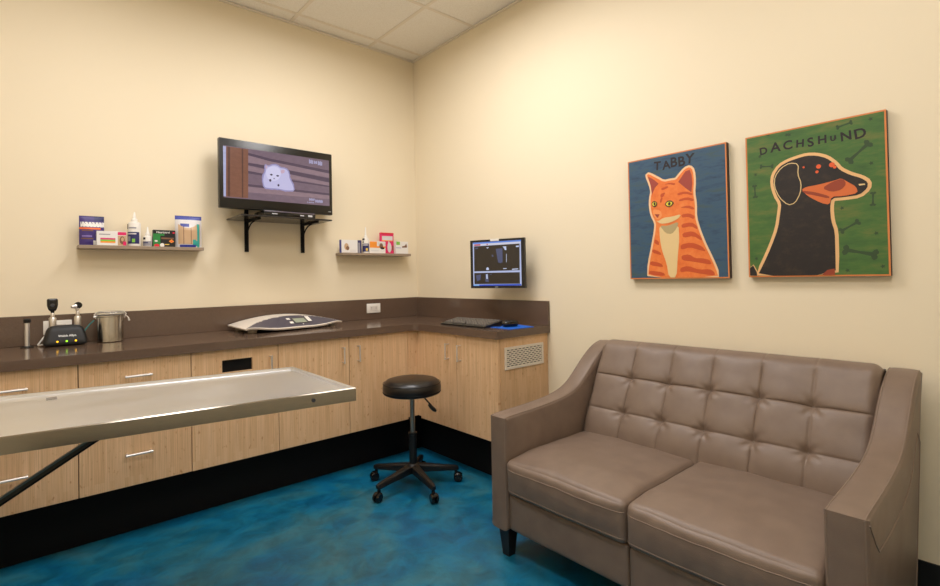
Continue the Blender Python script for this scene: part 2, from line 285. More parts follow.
TV = {'scr': [(0.018, 0.386), (0.735, 0.39), (0.728, 0.072), (0.02, 0.071)], 'strip': [(0.018, 0.386), (0.041, 0.386), (0.037, 0.07), (0.02, 0.071)], 'col': [(0.041, 0.386), (0.175, 0.387), (0.171, 0.071), (0.037, 0.07)], 'col2': [(0.05, 0.385), (0.065, 0.385), (0.061, 0.07), (0.047, 0.071)], 'col3': [(0.135, 0.386), (0.144, 0.386), (0.14, 0.072), (0.132, 0.072)], 'bands': [[(0.175, 0.365), (0.311, 0.347), (0.734, 0.319), (0.734, 0.299), (0.311, 0.329), (0.174, 0.349)], [(0.174, 0.299), (0.275, 0.297), (0.733, 0.263), (0.733, 0.234), (0.274, 0.276), (0.174, 0.284)], [(0.173, 0.248), (0.274, 0.24), (0.274, 0.227), (0.173, 0.231)], [(0.456, 0.22), (0.732, 0.21), (0.732, 0.2), (0.456, 0.211)], [(0.172, 0.162), (0.732, 0.155), (0.731, 0.141), (0.172, 0.147)]], 'lights': [[(0.174, 0.347), (0.734, 0.297), (0.733, 0.269), (0.174, 0.303)], [(0.174, 0.281), (0.733, 0.232), (0.732, 0.21), (0.173, 0.248)], [(0.172, 0.146), (0.731, 0.139), (0.731, 0.114), (0.172, 0.109)]], 'kit': [(0.28, 0.144), (0.266, 0.161), (0.26, 0.198), (0.267, 0.235), (0.28, 0.262), (0.276, 0.288), (0.285, 0.305), (0.303, 0.295), (0.328, 0.311), (0.36, 0.312), (0.383, 0.297), (0.406, 0.298), (0.429, 0.29), (0.443, 0.265), (0.447, 0.229), (0.467, 0.193), (0.476, 0.162), (0.469, 0.145), (0.417, 0.14), (0.371, 0.146), (0.335, 0.145)], 'head': [(0.284, 0.228), (0.283, 0.262), (0.301, 0.288), (0.337, 0.302), (0.373, 0.292), (0.388, 0.263), (0.38, 0.228), (0.359, 0.205), (0.331, 0.197), (0.3, 0.204)], 'earr': [(0.38, 0.274), (0.399, 0.286), (0.412, 0.278), (0.405, 0.261), (0.387, 0.255)], 'earl': [(0.282, 0.298), (0.297, 0.296), (0.29, 0.274), (0.282, 0.277)], 'eyes': [[(0.308, 0.24), (0.32, 0.247), (0.331, 0.241), (0.32, 0.232)], [(0.349, 0.237), (0.362, 0.244), (0.374, 0.239), (0.362, 0.23)]], 'spots': [[(0.302, 0.205), (0.316, 0.212), (0.321, 0.2), (0.311, 0.189)], [(0.357, 0.176), (0.366, 0.184), (0.375, 0.176), (0.365, 0.164)], [(0.332, 0.219), (0.343, 0.22), (0.338, 0.21)]], 'txt': [[(0.582, 0.378), (0.614, 0.379), (0.614, 0.352), (0.582, 0.351)], [(0.618, 0.375), (0.644, 0.375), (0.644, 0.354), (0.618, 0.354)], [(0.648, 0.378), (0.681, 0.377), (0.681, 0.347), (0.648, 0.347)], [(0.58, 0.108), (0.62, 0.108), (0.618, 0.09), (0.58, 0.091)], [(0.624, 0.102), (0.681, 0.102), (0.681, 0.08), (0.624, 0.081)], [(0.565, 0.082), (0.615, 0.082), (0.615, 0.077), (0.565, 0.075)]]}
MON = {'scr': [(0.0225, 1.4623), (0.3825, 1.4628), (0.3783, 1.1712), (0.0187, 1.17)], 'title': [(0.0225, 1.4623), (0.3825, 1.4628), (0.3823, 1.4529), (0.0223, 1.4526)], 'tool': [(0.0258, 1.4517), (0.3799, 1.4516), (0.3796, 1.4389), (0.0255, 1.4389)], 'red': [(0.0328, 1.4498), (0.0816, 1.4504), (0.0814, 1.4407), (0.0326, 1.4401)], 'red2': [(0.1287, 1.4495), (0.1381, 1.4497), (0.1379, 1.4416), (0.1286, 1.4413)], 'p1': [(0.0307, 1.4372), (0.3717, 1.4393), (0.3695, 1.2691), (0.0288, 1.2679)], 'p2': [(0.0285, 1.2575), (0.3692, 1.2563), (0.3692, 1.1826), (0.0287, 1.1826)], 'task': [(0.0189, 1.1797), (0.3786, 1.1811), (0.3783, 1.1712), (0.0187, 1.17)], 'start': [(0.0215, 1.1789), (0.0669, 1.1793), (0.0668, 1.1711), (0.0214, 1.1707)], 'spine': [[(0.1978, 1.4131), (0.2475, 1.4152), (0.2471, 1.324), (0.2305, 1.3187), (0.2141, 1.3236), (0.2067, 1.3617)], [(0.0411, 1.4277), (0.062, 1.4282), (0.0618, 1.4193), (0.0409, 1.4187)], [(0.0422, 1.2408), (0.0814, 1.2475), (0.0763, 1.2104), (0.0501, 1.2018)], [(0.1158, 1.2483), (0.1371, 1.2494), (0.1401, 1.1949), (0.1147, 1.1989)], [(0.1652, 1.3742), (0.1778, 1.3759), (0.18, 1.3627), (0.1683, 1.3617)], [(0.1523, 1.2477), (0.1624, 1.2497), (0.1623, 1.2445), (0.1522, 1.2433)]], 'spl': [[(0.1225, 1.2836), (0.1296, 1.2945), (0.1422, 1.289), (0.1445, 1.2772), (0.1257, 1.2747)], [(0.2477, 1.4253), (0.2755, 1.4269), (0.2766, 1.4023), (0.2668, 1.4013), (0.2573, 1.4176)], [(0.1256, 1.4252), (0.1478, 1.4264), (0.1365, 1.4174)], [(0.2744, 1.3772), (0.2776, 1.3771), (0.2764, 1.3231), (0.2732, 1.3232)], [(0.2503, 1.2841), (0.2756, 1.2849), (0.2755, 1.2799), (0.2502, 1.2791)], [(0.3461, 1.4263), (0.3683, 1.4267), (0.3681, 1.4182), (0.346, 1.4178)], [(0.315, 1.2789), (0.3587, 1.2807), (0.3586, 1.275), (0.3148, 1.2732)], [(0.1217, 1.2468), (0.1319, 1.248), (0.133, 1.2171), (0.1228, 1.2172)]]}

# ================================================================ ROOM
H = 3.082; XL = -3.22; YF = -4.45
struct('floor', MB().box((XL-.1, YF-.1, -.1), (.1, .1, 0)), FLOOR, smooth=0)
struct('ceiling', MB().box((XL-.1, YF-.1, H), (.1, .1, H+.1)), CEIL, smooth=0)
struct('wall_back', MB().box((XL-.1, 0, 0), (.1, .1, H)), WALL, smooth=0)
struct('wall_right', MB().box((0, YF-.1, 0), (.1, 0, H)), WALL, smooth=0)
struct('wall_left', MB().box((XL-.1, YF-.1, 0), (XL, 0, H)), WALL, smooth=0)
struct('wall_front', MB().box((XL, YF-.1, 0), (0, YF, H)), WALL, smooth=0)
BASEB = mat('black_rubber_baseboard', (22, 19, 18), .5)
struct('baseboard_right', MB().box((-.008, YF, 0), (0, -1.45, .152)), BASEB, smooth=0)
struct('baseboard_left', MB().box((XL, YF, 0), (XL+.008, -.66, .152)), BASEB, smooth=0)
struct('baseboard_front', MB().box((XL, YF, 0), (0, YF+.008, .152)), BASEB, smooth=0)
# suspended ceiling grid
GX = [-.4403-.629*i for i in range(5)]; GY = [-.1448-.635*i for i in range(7)]
g = MB()
for x in GX: g.box((x-.012, YF, H-.004), (x+.012, 0, H-.0002))
for y in GY: g.box((XL, y-.012, H-.0045), (0, y+.012, H-.0002))
struct('trim_1', g, TBAR, smooth=0)
g = MB(); g.box((XL, -.02, H-.012), (0, 0, H-.0046)); g.box((-.02, YF, H-.012), (0, -.02, H-.0046)); g.box((XL, YF, H-.012), (XL+.02, -.02, H-.0046)); g.box((XL+.02, YF, H-.012), (-.02, YF+.02, H-.0046))
struct('trim_2', g, TBAR, smooth=0)
# ceiling lights (2x4 ft troffers)
DIFF = bpy.data.materials.new('lit_diffuser'); DIFF.use_nodes = True
b = B(DIFF); b.inputs['Base Color'].default_value = (.9, .88, .84, 1); b.inputs['Emission Color'].default_value = (*LAMP_COLOR, 1); b.inputs['Emission Strength'].default_value = LAMP_STRENGTH
where = ['near the right wall and the far corner', 'near the left wall, over the counter end', 'over the sofa, nearest the right front corner', 'nearest the left front corner of the room']
for (lx, ly), wh in zip(LAMPS, where):
    t = thing('ceiling_light', 'recessed white ceiling light panel '+wh, 'ceiling light', (lx, ly, H-.02), group='ceiling light panels')
    f = MB()
    X, Y = .295, .60
    for a, b_ in (((-X, -Y), (X, -Y+.03)), ((-X, Y-.03), (X, Y)), ((-X, -Y+.03), (-X+.03, Y-.03)), ((X-.03, -Y+.03), (X, Y-.03))):
        f.box((lx+a[0], ly+a[1], H-.018), (lx+b_[0], ly+b_[1], H-.005))
    f.build('frame', TBAR, t, smooth=0)
    d = MB().box((lx-X+.031, ly-Y+.031, H-.010), (lx+X-.031, ly+Y-.031, H-.006)); d.build('diffuser', DIFF, t, smooth=0)

# ================================================================ CABINETS
DA, DB = .6479, .4707; FA, FB = -.628, -.451; ZT = .9144; ZB = .8703; ZK = .265
YE = -1.43; KA, KB = -.50, -.335
SEAM = .0018
def handle(parent, p, axis, out, half=.055):
    """bar pull: p centre on the face, axis of the bar, out = outward normal"""
    p, axis, out = Vector(p), Vector(axis), Vector(out); m = MB()
    a, b_ = p+axis*half, p-axis*half
    m.tube([a+out*.030-axis*.0, b_+out*.030], .0052, seg=10)
    for q in (a-axis*.006, b_+axis*.006): m.tube([q+out*.0005, q+out*.030], .0045, seg=10)
    return m.build('handle', CHROME, parent)
def carcassA(t, x0, x1):
    m = MB()
    m.box((x0+.0015, FA+.021, ZK), (x1-.0015, -.001, ZB-.001)); m.build('body', CARC, t, smooth=0)
def doorA(t, x0, x1, z0=ZK, z1=ZB-.002, name='door', slot=None):
    m = MB(); a, b_ = x0+SEAM, x1-SEAM
    if slot:
        sx0, sx1, sz0, sz1 = slot
        m.box((a, FA, z0), (sx0, FA+.02, z1)); m.box((sx1, FA, z0), (b_, FA+.02, z1)); m.box((sx0, FA, z0), (sx1, FA+.02, sz0)); m.box((sx0, FA, sz1), (sx1, FA+.02, z1))
    else: m.box((a, FA, z0), (b_, FA+.02, z1), r=.0012, seg=1)
    return m.build(name, BAMX, t, smooth=0)
units = [-3.219, -2.77, -2.3183, -1.8604, -1.4157, -.9713, -.53]
gA = 'base cabinets under the long counter'
for i in range(2 + 1):
    x0, x1 = units[i], units[i+1]
    lab = ['bamboo drawer cabinet at the far left end of the counter, out past the charger',
           'bamboo three-drawer base cabinet at the left edge, under the black instrument charger',
           'bamboo three-drawer base cabinet under the steel canister'][i]
    t = thing('drawer_cabinet', lab, 'cabinet', ((x0+x1)/2, -.3, ZK), group=gA)
    carcassA(t, x0, x1)
    for z0, z1 in ((.715, ZB-.002), (.5625, .715-.003), (ZK, .5625-.003)):
        dr = doorA(t, x0, x1, z0, z1, 'drawer'); zz = {(.715): .789, .5625: .638}.get(z0, .418)
        handle(dr, ((x0+x1)/2+.0, FA, zz), (1, 0, 0), (0, -1, 0))
for i, (hx, lab) in enumerate((( -1.462, 'bamboo one-door base cabinet with a black slot cut in its door'),
                               (-1.017, 'bamboo one-door base cabinet below the pet scale, without a slot'),
                               (-.911, 'bamboo one-door base cabinet of the long counter, next to the inner corner'))):
    x0, x1 = units[3+i], units[4+i]
    t = thing('base_cabinet', lab, 'cabinet', ((x0+x1)/2, -.3, ZK), group=gA)
    carcassA(t, x0, x1)
    d = doorA(t, x0, x1, slot=(-1.713, -1.558, .745, .811) if i == 0 else None)
    if i == 0:
        m = MB(); m.box((-1.713, FA+.012, .745), (-1.558, FA+.0195, .811)); m.build('slot', MATB, d, smooth=0)
    handle(d, (hx, FA, .7605), (0, 0, 1), (0, -1, 0), .052)
# corner unit: filler strips and blind corner
t = thing('corner_cabinet', 'blind corner cabinet with bamboo filler strips where the two counters meet', 'cabinet', (-.3, -.3, ZK))
MB().box((-.528, -.606, ZK+.015), (-.001, -.001, ZB-.001)).build('body', CARC, t, smooth=0)
m = MB(); m.box((-.528, -.624, ZK+.012), (-.440, -.607, ZB-.002)); m.build('filler_strip', BAMX, t, smooth=0)
m = MB(); m.box((-.447, -.66, ZK+.012), (-.430, -.6245, ZB-.002)); m.build('filler_strip', BAMY, t, smooth=0)
# right-hand cabinet: two doors, end panel, vent
t = thing('two_door_cabinet', 'bamboo two-door cabinet with white vent grille in its end panel, beside the sofa', 'cabinet', (-.22, -1.04, ZK))
MB().box((FB+.021, YE+.019, ZK), (-.001, -.6605, ZB-.001)).build('body', CARC, t, smooth=0)
for (y0, y1, hy) in ((-.6615, -1.0557, -.9795), (-1.0557, YE+.019-.019, -1.0985)):
    m = MB().box((FB, y0-SEAM, ZK), (FB+.02, y1+SEAM, ZB-.002), r=.0012, seg=1); d = m.build('door', BAMY, t, smooth=0)
    handle(d, (FB, hy, .7565), (0, 1, 0) if 0 else (0, 0, 1), (-1, 0, 0), .052)
MB().box((FB+.021, YE, ZK), (-.022, YE+.018, ZB-.002)).build('end_panel', BAMX, t, smooth=0)
MB().box((-.021, YE+.004, ZK), (-.001, YE+.018, ZB-.002)).build('scribe_strip', BAMX, t, smooth=0)
vx0, vx1, vz0, vz1 = -.396, -.058, .684, .814; VENT = mat('vent_white', (226, 216, 200), .5)
m = MB(); yb = YE-.009
for a in ((vx0, vz0, vx1, vz0+.013), (vx0, vz1-.013, vx1, vz1), (vx0, vz0+.013, vx0+.014, vz1-.013), (vx1-.014, vz0+.013, vx1, vz1-.013)): m.box((a[0], yb, a[1]), (a[2], YE-.0003, a[3]))
gr = m.build('vent_grille', VENT, t, smooth=0)
MB().box((vx0+.012, YE-.0022, vz0+.011), (vx1-.012, YE-.0004, vz1-.011)).build('vent_backing', MATB, gr, smooth=0)
m = MB(); nr = 9; zs = [vz0+.013+(vz1-vz0-.026)*k/nr for k in range(nr+1)]
for k in range(nr+1): m.box((vx0+.013, yb+.001, zs[k]-.0030), (vx1-.013, YE-.0023, zs[k]+.0030))
for k in range(nr):
    for j in range(9):
        x = vx0+.018+(vx1-vx0-.036)*(j+(.25 if k % 2 else .75))/9; m.box((x-.004, yb+.0015, zs[k]+.0026), (x+.004, YE-.0023, zs[k+1]-.0026))
m.build('louvres', VENT, gr, smooth=0)
# recessed black toe kick
m = MB(); m.box((XL, KA, 0), (KB-.001, KA+.02, ZK-.001)); m.box((KB, -1.40, 0), (KB+.02, KA+.02, ZK-.001)); m.box((KB+.02, -1.40, 0), (-.0085, -1.385, ZK-.001))
struct('trim_3', m, MATB, smooth=0)

# countertop: L shape with a rounded inner corner
t = thing('countertop', 'L-shaped glossy brown countertop with backsplash along both walls', 'countertop', (-1.6, -.32, ZB))
ri = .035; arc = [(-DB-ri+ri*math.sin(a), -DA-ri+ri*math.cos(a)) for a in [math.pi/2*k/6 for k in range(7)]]
poly = [(-.0005, -.0005), (XL+.0005, -.0005), (XL+.0005, -DA), (-DB-ri, -DA)]+arc[1:]+[(-DB, -1.444), (-DB+.004, -1.448), (-.0005, -1.448)]
m = MB(); m.prism(poly, lambda u, v, d: (u, v, d), ZB, ZT); m.build('worktop', QUARTZ, t, smooth=30)
ZS = 1.0701
m = MB(); m.box((XL+.0005, -.02, ZT+.0003), (-.0005, -.0005, ZS), r=.001, seg=1); m.build('backsplash', QUARTZ, t, smooth=0)
m = MB(); m.box((-.02, -1.448, ZT+.0003), (-.0005, -.0205, ZS), r=.001, seg=1); m.build('backsplash', QUARTZ, t, smooth=0)

# ================================================================ SOFA
OY, WD, AW = -1.867, 1.355, .097          # outer left side (y), total width, arm width
XF, XB = -.932, -.048
YL, YR = OY-AW, OY-WD+AW
sofa = thing('sofa', 'taupe leather two-seat sofa with tufted back against the right wall', 'sofa', (-.5, OY-WD/2, 0))
prof = [(-.932, .612), (-.90, .617), (-.82, .620), (-.74, .622), (-.66, .626), (-.58, .632), (-.51, .641), (-.45, .655), (-.40, .676), (-.355, .706), (-.315, .738), (-.275, .770), (-.235, .800), (-.195, .826), (-.155, .846), (-.115, .859), (-.08, .865), (-.055, .862), (XB, .850)]
# even, smooth resampling of the arm's top curve
def cat(P, n):
    out = []
    for i in range(len(P)-1):
        p0, p1, p2, p3 = P[max(i-1, 0)], P[i], P[i+1], P[min(i+2, len(P)-1)]
        for k in range(n):
            t_ = k/n; out.append(tuple(.5*((2*p1[j])+(-p0[j]+p2[j])*t_+(2*p0[j]-5*p1[j]+4*p2[j]-p3[j])*t_*t_+(-p0[j]+3*p1[j]-3*p2[j]+p3[j])*t_**3) for j in range(2)))
    return out+[P[-1]]
top = cat(prof, 2)
def arm(y0, y1):
    m = MB(); r = .012; ym = (y0+y1)/2; hw = abs(y1-y0)/2; zb = .125
    # closed outline in x-z; cross-wise rounded by insetting near the two sides
    out = [(p[0], p[1]) for p in top]+[(-.098, .76), (-.20, .47), (-.322, zb), (-.6, zb), (XF, zb), (XF-.001, .2), (XF-.001, .3), (XF-.001, .4), (XF-.001, .5), (XF-.001, .58)]
    rings = []
    steps = [(-1, 1), (-1+.25*r/hw, .55), (-1+.6*r/hw, .2), (-1+r/hw, 0), (-.5, -.12), (0, -.2), (.5, -.12), (1-r/hw, 0), (1-.6*r/hw, .2), (1-.25*r/hw, .55), (1, 1)]
    for s_, ins in steps:
        ring = [] ; ii = grow(out, -r*ins)
        for (x, z) in ii: ring.append(Vector((x, ym+s_*hw, z)))
        rings.append(ring)
    n = len(out); vs = [p for rg in rings for p in rg]; fs = []
    for i in range(len(rings)-1):
        for k in range(n): fs.append((i*n+k, i*n+(k+1) % n, (i+1)*n+(k+1) % n, (i+1)*n+k))
    bm = bmesh.new(); bv = [bm.verts.new(p) for p in vs]
    for f in fs: bm.faces.new([bv[i] for i in f])
    e0 = bm.faces.new(bv[:n][::-1]); e1 = bm.faces.new(bv[-n:]); e0.normal_update(); e1.normal_update()
    bmesh.ops.triangulate(bm, faces=[e0, e1]); bmesh.ops.recalc_face_normals(bm, faces=bm.faces)
    m.bm(bm); return m
for y0, y1, out_s in ((OY, YL, 1), (YR, OY-WD, -1)):
    a = arm(y0, y1).build('arm', LEATHER, sofa, smooth=50)
    m = MB()
    for yy in (max(y0, y1)-.0075, min(y0, y1)+.0075):
        m.tube([(x, yy, z-.0018) for x, z in top[:-3]], .0022, seg=6)
        m.tube([(XF+.0015, yy, z) for z in [.61-.045*k for k in range(11)]], .0020, seg=6)
    m.tube([(XF+.002, max(y0, y1)-.008-(abs(y1-y0)-.016)*k/8, .6075) for k in range(9)], .002, seg=6)
    yo_ = OY+.0004 if out_s > 0 else OY-WD-.0004
    m.tube([(-.925, yo_, .598), (-.87, yo_, .535), (-.83, yo_, .50)]+[(x+.05, yo_, z-.125+.02*(i/len(top))) for i, (x, z) in enumerate(top[6:]) if x < -.235]+[(-.16, yo_, .63), (-.22, yo_, .46), (-.32, yo_, .18)], .0018, seg=6)
    m.build('piping', STITCH, a)
# base rail
for k in range(2):
    y0 = YL-.001-k*(YL-YR)/2; y1 = y0-(YL-YR)/2+.002
    m = MB(); rbox(m, ((-.921-.30)/2, (y0+y1)/2, .2075), (.3105, abs(y0-y1)/2, .0775), .014, (10, 14, 8), None)
    m.build('base_rail', LEATHER, sofa, smooth=60)
# seat cushions
def cushion(y0, y1, seed):
    h = Vector(((.94-.36)/2, abs(y1-y0)/2, .0815)); c = Vector((-(.94+.36)/2, (y0+y1)/2, .2855+.0815))
    def df(p, u):
        a, b_, z = u
        q = Vector(p)
        if z > 0: q.z += .022*(1-abs(a)**2.6)*(1-abs(b_)**3)*max(0, p.z/h.z) - .010*max(0, (-a-.55))/.45*max(0, p.z/h.z)
        if a < 0: q.x -= .012*(1-z*z)*(1-abs(b_)**4)*(-a)**4
        q.y += (1 if b_ > 0 else -1)*.0*b_
        nz = noise.noise(Vector((p.x*7+seed, p.y*5, p.z*7)))*.0035+noise.noise(Vector((p.x*18, p.y*9+seed, p.z*20)))*.0018
        if z > .2: q.z += nz
        if a < -.9: q.x += nz*1.2
        # folds gathering at the front top edge
        if a < -.3: q.x += .0012*math.sin((p.y+seed)*95+p.z*30)*max(0, 1-abs(z-.4)*1.2)
        return q
    m = MB(); rbox(m, c, h, .026, (40, 48, 22), df)
    o = m.build('seat_cushion', LEATHER, sofa, smooth=70)
    pm = MB()
    for zz in (.408, .310):
        pts = []
        for k in range(41):
            b_ = -1+2*k/40; b2 = max(-.985, min(.985, b_)); z = (zz-c.z)/h.z
            p = Vector((-h.x, b2*h.y, zz-c.z)); u = (-1, b2, z)
            q = c+df(p, u); ed = max(0, abs(b2)*h.y-(h.y-.026)); q.x += .026-math.sqrt(max(0, .026**2-ed*ed)); q.x -= .0004
            pts.append(q)
        pm.tube(pts, .0017, seg=6)
    pm.build('piping', STITCH, o)
ymid = (YL+YR)/2
cushion(YL-.001, ymid+.0015, 0.0); cushion(ymid-.0015, YR+.001, 3.3)
# tufted back
backp = cat([(-.398, .425), (-.392, .452), (-.378, .50), (-.348, .569), (-.305, .648), (-.272, .725), (-.232, .79), (-.205, .838), (-.183, .862), (-.150, .874), (-.11, .872), (-.082, .860), (-.078, .83), (-.165, .56), (-.28, .24)], 12)
# arc-length table
al = [0]
for a, b_ in zip(backp, backp[1:]): al.append(al[-1]+math.dist(a, b_))
cutl = al[12*12+6]
def backat(s_):
    for i in range(len(al)-1):
        if s_ <= al[i+1]:
            t_ = (s_-al[i])/(al[i+1]-al[i]); p = [backp[i][j]*(1-t_)+backp[i+1][j]*t_ for j in range(2)]
            d = (backp[i+1][0]-backp[i][0], backp[i+1][1]-backp[i][1]); l = math.hypot(*d)
            j = max(0, i-5); k = min(len(backp)-1, i+6); d = (backp[k][0]-backp[j][0], backp[k][1]-backp[j][1]); l = math.hypot(*d)
            return p, (-d[1]/l, d[0]/l)
    return backp[-1], (1, 0)
S_LO = al[3*12]; S_HI = al[5*12]; S_TOP = al[9*12]; S_0 = al[12]
cols = [-2.17, -2.361, -2.549, -2.745, -2.931]
edgesy = [YL]+cols+[YR]; rows = [S_0-.04, S_LO, S_HI, S_TOP+.03]
def cell(v, E):
    E2 = sorted(E)
    for a, b_ in zip(E2, E2[1:]):
        if a <= v <= b_: return (v-a)/(b_-a)
    return 0
def backdisp(y, s_):
    fy = abs(math.sin(math.pi*cell(y, edgesy)))**.55
    inrow = rows[0] <= s_ <= rows[-1]
    fs_ = abs(math.sin(math.pi*cell(s_, rows)))**.5 if inrow else 0
    d = .0125*fy*fs_ if inrow else 0
    if s_ > (S_HI+S_TOP)/2:                      # the top roll runs on smoothly, its seams fading out
        k_ = min(1, (s_-(S_HI+S_TOP)/2)/.05); d = d*(1-k_)+k_*.0115*(fy*(1-k_)+k_)*max(0, 1-max(0, s_-S_TOP)/.12)
    if 0:
        d = max(d, 0)
        d += .004*fy*max(0, 1-(s_-S_TOP)/.1)*min(1, (s_-S_TOP+.01)/.03)
    if s_ < rows[-1]:
        dr = min(abs(s_-S_LO), abs(s_-S_HI)); d -= .003*math.exp(-(dr/.0032)**2)
    dc = min(abs(y-c_) for c_ in cols)
    fade = 1 if s_ < S_TOP else max(0, 1-(s_-S_TOP)/.12)
    d -= .0026*math.exp(-(dc/.0030)**2)*fade
    for c_ in cols:
        for sr in (S_LO, S_HI):
            dy, ds = y-c_, s_-sr; rr = math.hypot(dy, ds)
            if rr < .13:
                d -= .017*math.exp(-(rr/.020)**2)+.008*math.exp(-(rr/.055)**2)
                an = math.atan2(ds, dy)
                d += .0019*math.sin(an*6+c_*9+sr*20)*math.exp(-((rr-.032)/.02)**2)*(1.15 if ds < 0 else .6)
    ed = min(y-YR, YL-y)
    d -= .02*math.exp(-(max(ed, 0)/.014)**1.6)*1.0
    return d+noise.noise(Vector((y*9, s_*9, 1)))*.002
def backfn(a, b_):
    y = YL-.0008-(YL-YR-.0016)*a
    s_ = b_*al[-1] if b_ < 0 else (b_/.82*cutl if b_ <= .82 else cutl+(b_-.82)/.18*(al[-1]-cutl))
    p, nrm = backat(s_); d = backdisp(y, s_) if s_ < cutl else -.02*math.exp(-(max(min(y-YR, YL-y), 0)/.014)**1.6)
    return Vector((p[0]+nrm[0]*d, y, p[1]+nrm[1]*d))
m = MB(); NU, NV = 340, 240
m.grid(backfn, NU, NV)
row0 = list(range(NU)); rowN = [(NV-1)*NU+i for i in range(NU)]
m.f.append(tuple(row0[::-1]+rowN) if 0 else (row0[0], row0[-1], rowN[-1], rowN[0])); m.m.append(0)
m.f.append(tuple(j*NU for j in range(NV))); m.m.append(0); m.f.append(tuple(j*NU+NU-1 for j in range(NV-1, -1, -1))); m.m.append(0)
bk = m.build('tufted_back', LEATHER, sofa, smooth=75, fix=True)
for c_ in cols:
    for sr in (S_LO, S_HI):
        p, nrm = backat(sr); d = backdisp(c_, sr)+.0005; q = Vector((p[0]+nrm[0]*d, c_, p[1]+nrm[1]*d)); nn = Vector((nrm[0], 0, nrm[1]))
        bm = bmesh.new(); bmesh.ops.create_uvsphere(bm, u_segments=12, v_segments=8, radius=.0075)
        R = nn.to_track_quat('Z', 'Y').to_matrix()
        for v in bm.verts: v.co = q+R @ Vector((v.co.x, v.co.y, v.co.z*.45))
        mb = MB(); mb.bm(bm); mb.build('button', LEATHER, bk)
# feet
for x, y in ((-.885, OY-.058), (-.885, OY-WD+.058), (-.35, OY-.058), (-.35, OY-WD+.058)):
    m = MB(); hb, ht = .019, .030
    vs = [(x+sx*hb, y+sy*hb, 0) for sx, sy in ((-1, -1), (1, -1), (1, 1), (-1, 1))]+[(x+sx*ht, y+sy*ht, .128) for sx, sy in ((-1, -1), (1, -1), (1, 1), (-1, 1))]
    m.add(vs, [(3, 2, 1, 0), (4, 5, 6, 7), (0, 1, 5, 4), (1, 2, 6, 5), (2, 3, 7, 6), (3, 0, 4, 7)]); tag(m.build('leg', DARKW, sofa, smooth=0), 'dark tapered wooden leg')

# ================================================================ EXAM TABLE
t = thing('exam_table', 'stainless steel fold-down exam table on a diagonal strut in the left foreground', 'table', (-2.4, -1.5, .81))
ZTT = .852
far0, far1, nr0, nr1 = Vector((-3.2105, -1.018)), Vector((-1.611, -1.333)), Vector((-3.2105, -1.687)), Vector((-1.623, -1.922))
def tp(a, b_, z):      # a along 0..1 (wall to tip), b across 0 far .. 1 near
    p = far0.lerp(far1, a).lerp(nr0.lerp(nr1, a), b_); return Vector((p.x, p.y, z))
LEN, WID = 1.62, .62
def ring(ins, z): return [tp(ins/LEN, ins/WID, z), tp(1-ins/LEN, ins/WID, z), tp(1-ins/LEN, 1-ins/WID, z), tp(ins/LEN, 1-ins/WID, z)]
m = MB(); rs = [ring(.02, .806), ring(.0, .806), ring(0, ZTT-.003), ring(.002, ZTT), ring(.018, ZTT), ring(.0195, ZTT-.009), ring(.030, ZTT-.010)]
vs = [p for r in rs for p in r]; fs = [(i*4+k, i*4+(k+1) % 4, (i+1)*4+(k+1) % 4, (i+1)*4+k) for i in range(len(rs)-1) for k in range(4)]
fs.append((24, 25, 26, 27)); m.add(vs, fs); m.m[:12] = [1]*12
m.add(ring(.02, .806)+ring(.02, .838), [(0, 1, 5, 4), (1, 2, 6, 5), (2, 3, 7, 6), (3, 0, 4, 7), (4, 5, 6, 7)])
tt = m.build('tabletop', [TSTEEL, steel('shaded_apron_steel', (166, 158, 145), .13, (1.5, 60, 60), .0)], t, smooth=0, fix=True)  # apron takes a darker copy of the steel, dark reflections put in its colour
m = MB(); e = (nr1-nr0).normalized(); nn = Vector((e.y, -e.x)); q = nr1-e*.148
m.tube([(q.x+nn.x*.0003, q.y+nn.y*.0003, .829), (q.x+nn.x*.003, q.y+nn.y*.003, .829)], .0065, seg=14); m.build('screw', DGREY, tt)
m = MB()
STRA = mat('strut_dark_steel', (58, 54, 48), .35, .8)
a0, a1 = Vector((-2.235, -1.520, .795)), Vector((-3.19, -1.355, .178)); dv = (a1-a0).normalized(); sd = Vector((-dv.y, dv.x, 0)).normalized(); un = sd.cross(dv)
for off, w_, h_, mi in ((0, .010, .005, 0), (.008, .010, .003, 1), (-.008, .010, .003, 2)):
    vs = []
    for p in (a0, a1):
        for sx, sy in ((-1, -1), (1, -1), (1, 1), (-1, 1)): vs.append(p+sd*sx*w_+un*(off+sy*h_))
    m.add(vs, [(0, 1, 2, 3), (7, 6, 5, 4), (0, 4, 5, 1), (1, 5, 6, 2), (2, 6, 7, 3), (3, 7, 4, 0)], mi)
m.build('strut', [STRA, MATB, mat('strut_edge_grey', (78, 92, 92), .35, .7)], t, smooth=0, fix=True)
m = MB(); m.box((-2.26, -1.55, .797), (-2.17, -1.495, .8055)); m.build('hinge', MATB, t, smooth=0)
MB().box((-3.219, -1.45, .12), (-3.18, -1.26, .26)).build('wall_bracket', STRA, t, smooth=0); MB().box((-3.219, -1.6, .70), (-3.2115, -1.1, .806)).build('wall_bracket', STRA, t, smooth=0)
for k, (x, y) in enumerate(((-2.427, -1.272),)):
    m = MB(); m.box((x-.014, y-.022, .8422), (x+.014, y+.022, .8434)); tag(m.build('sticker', mat('grey_tape', (118, 112, 106), .5), t, smooth=0), 'small grey square patch by the far rim')

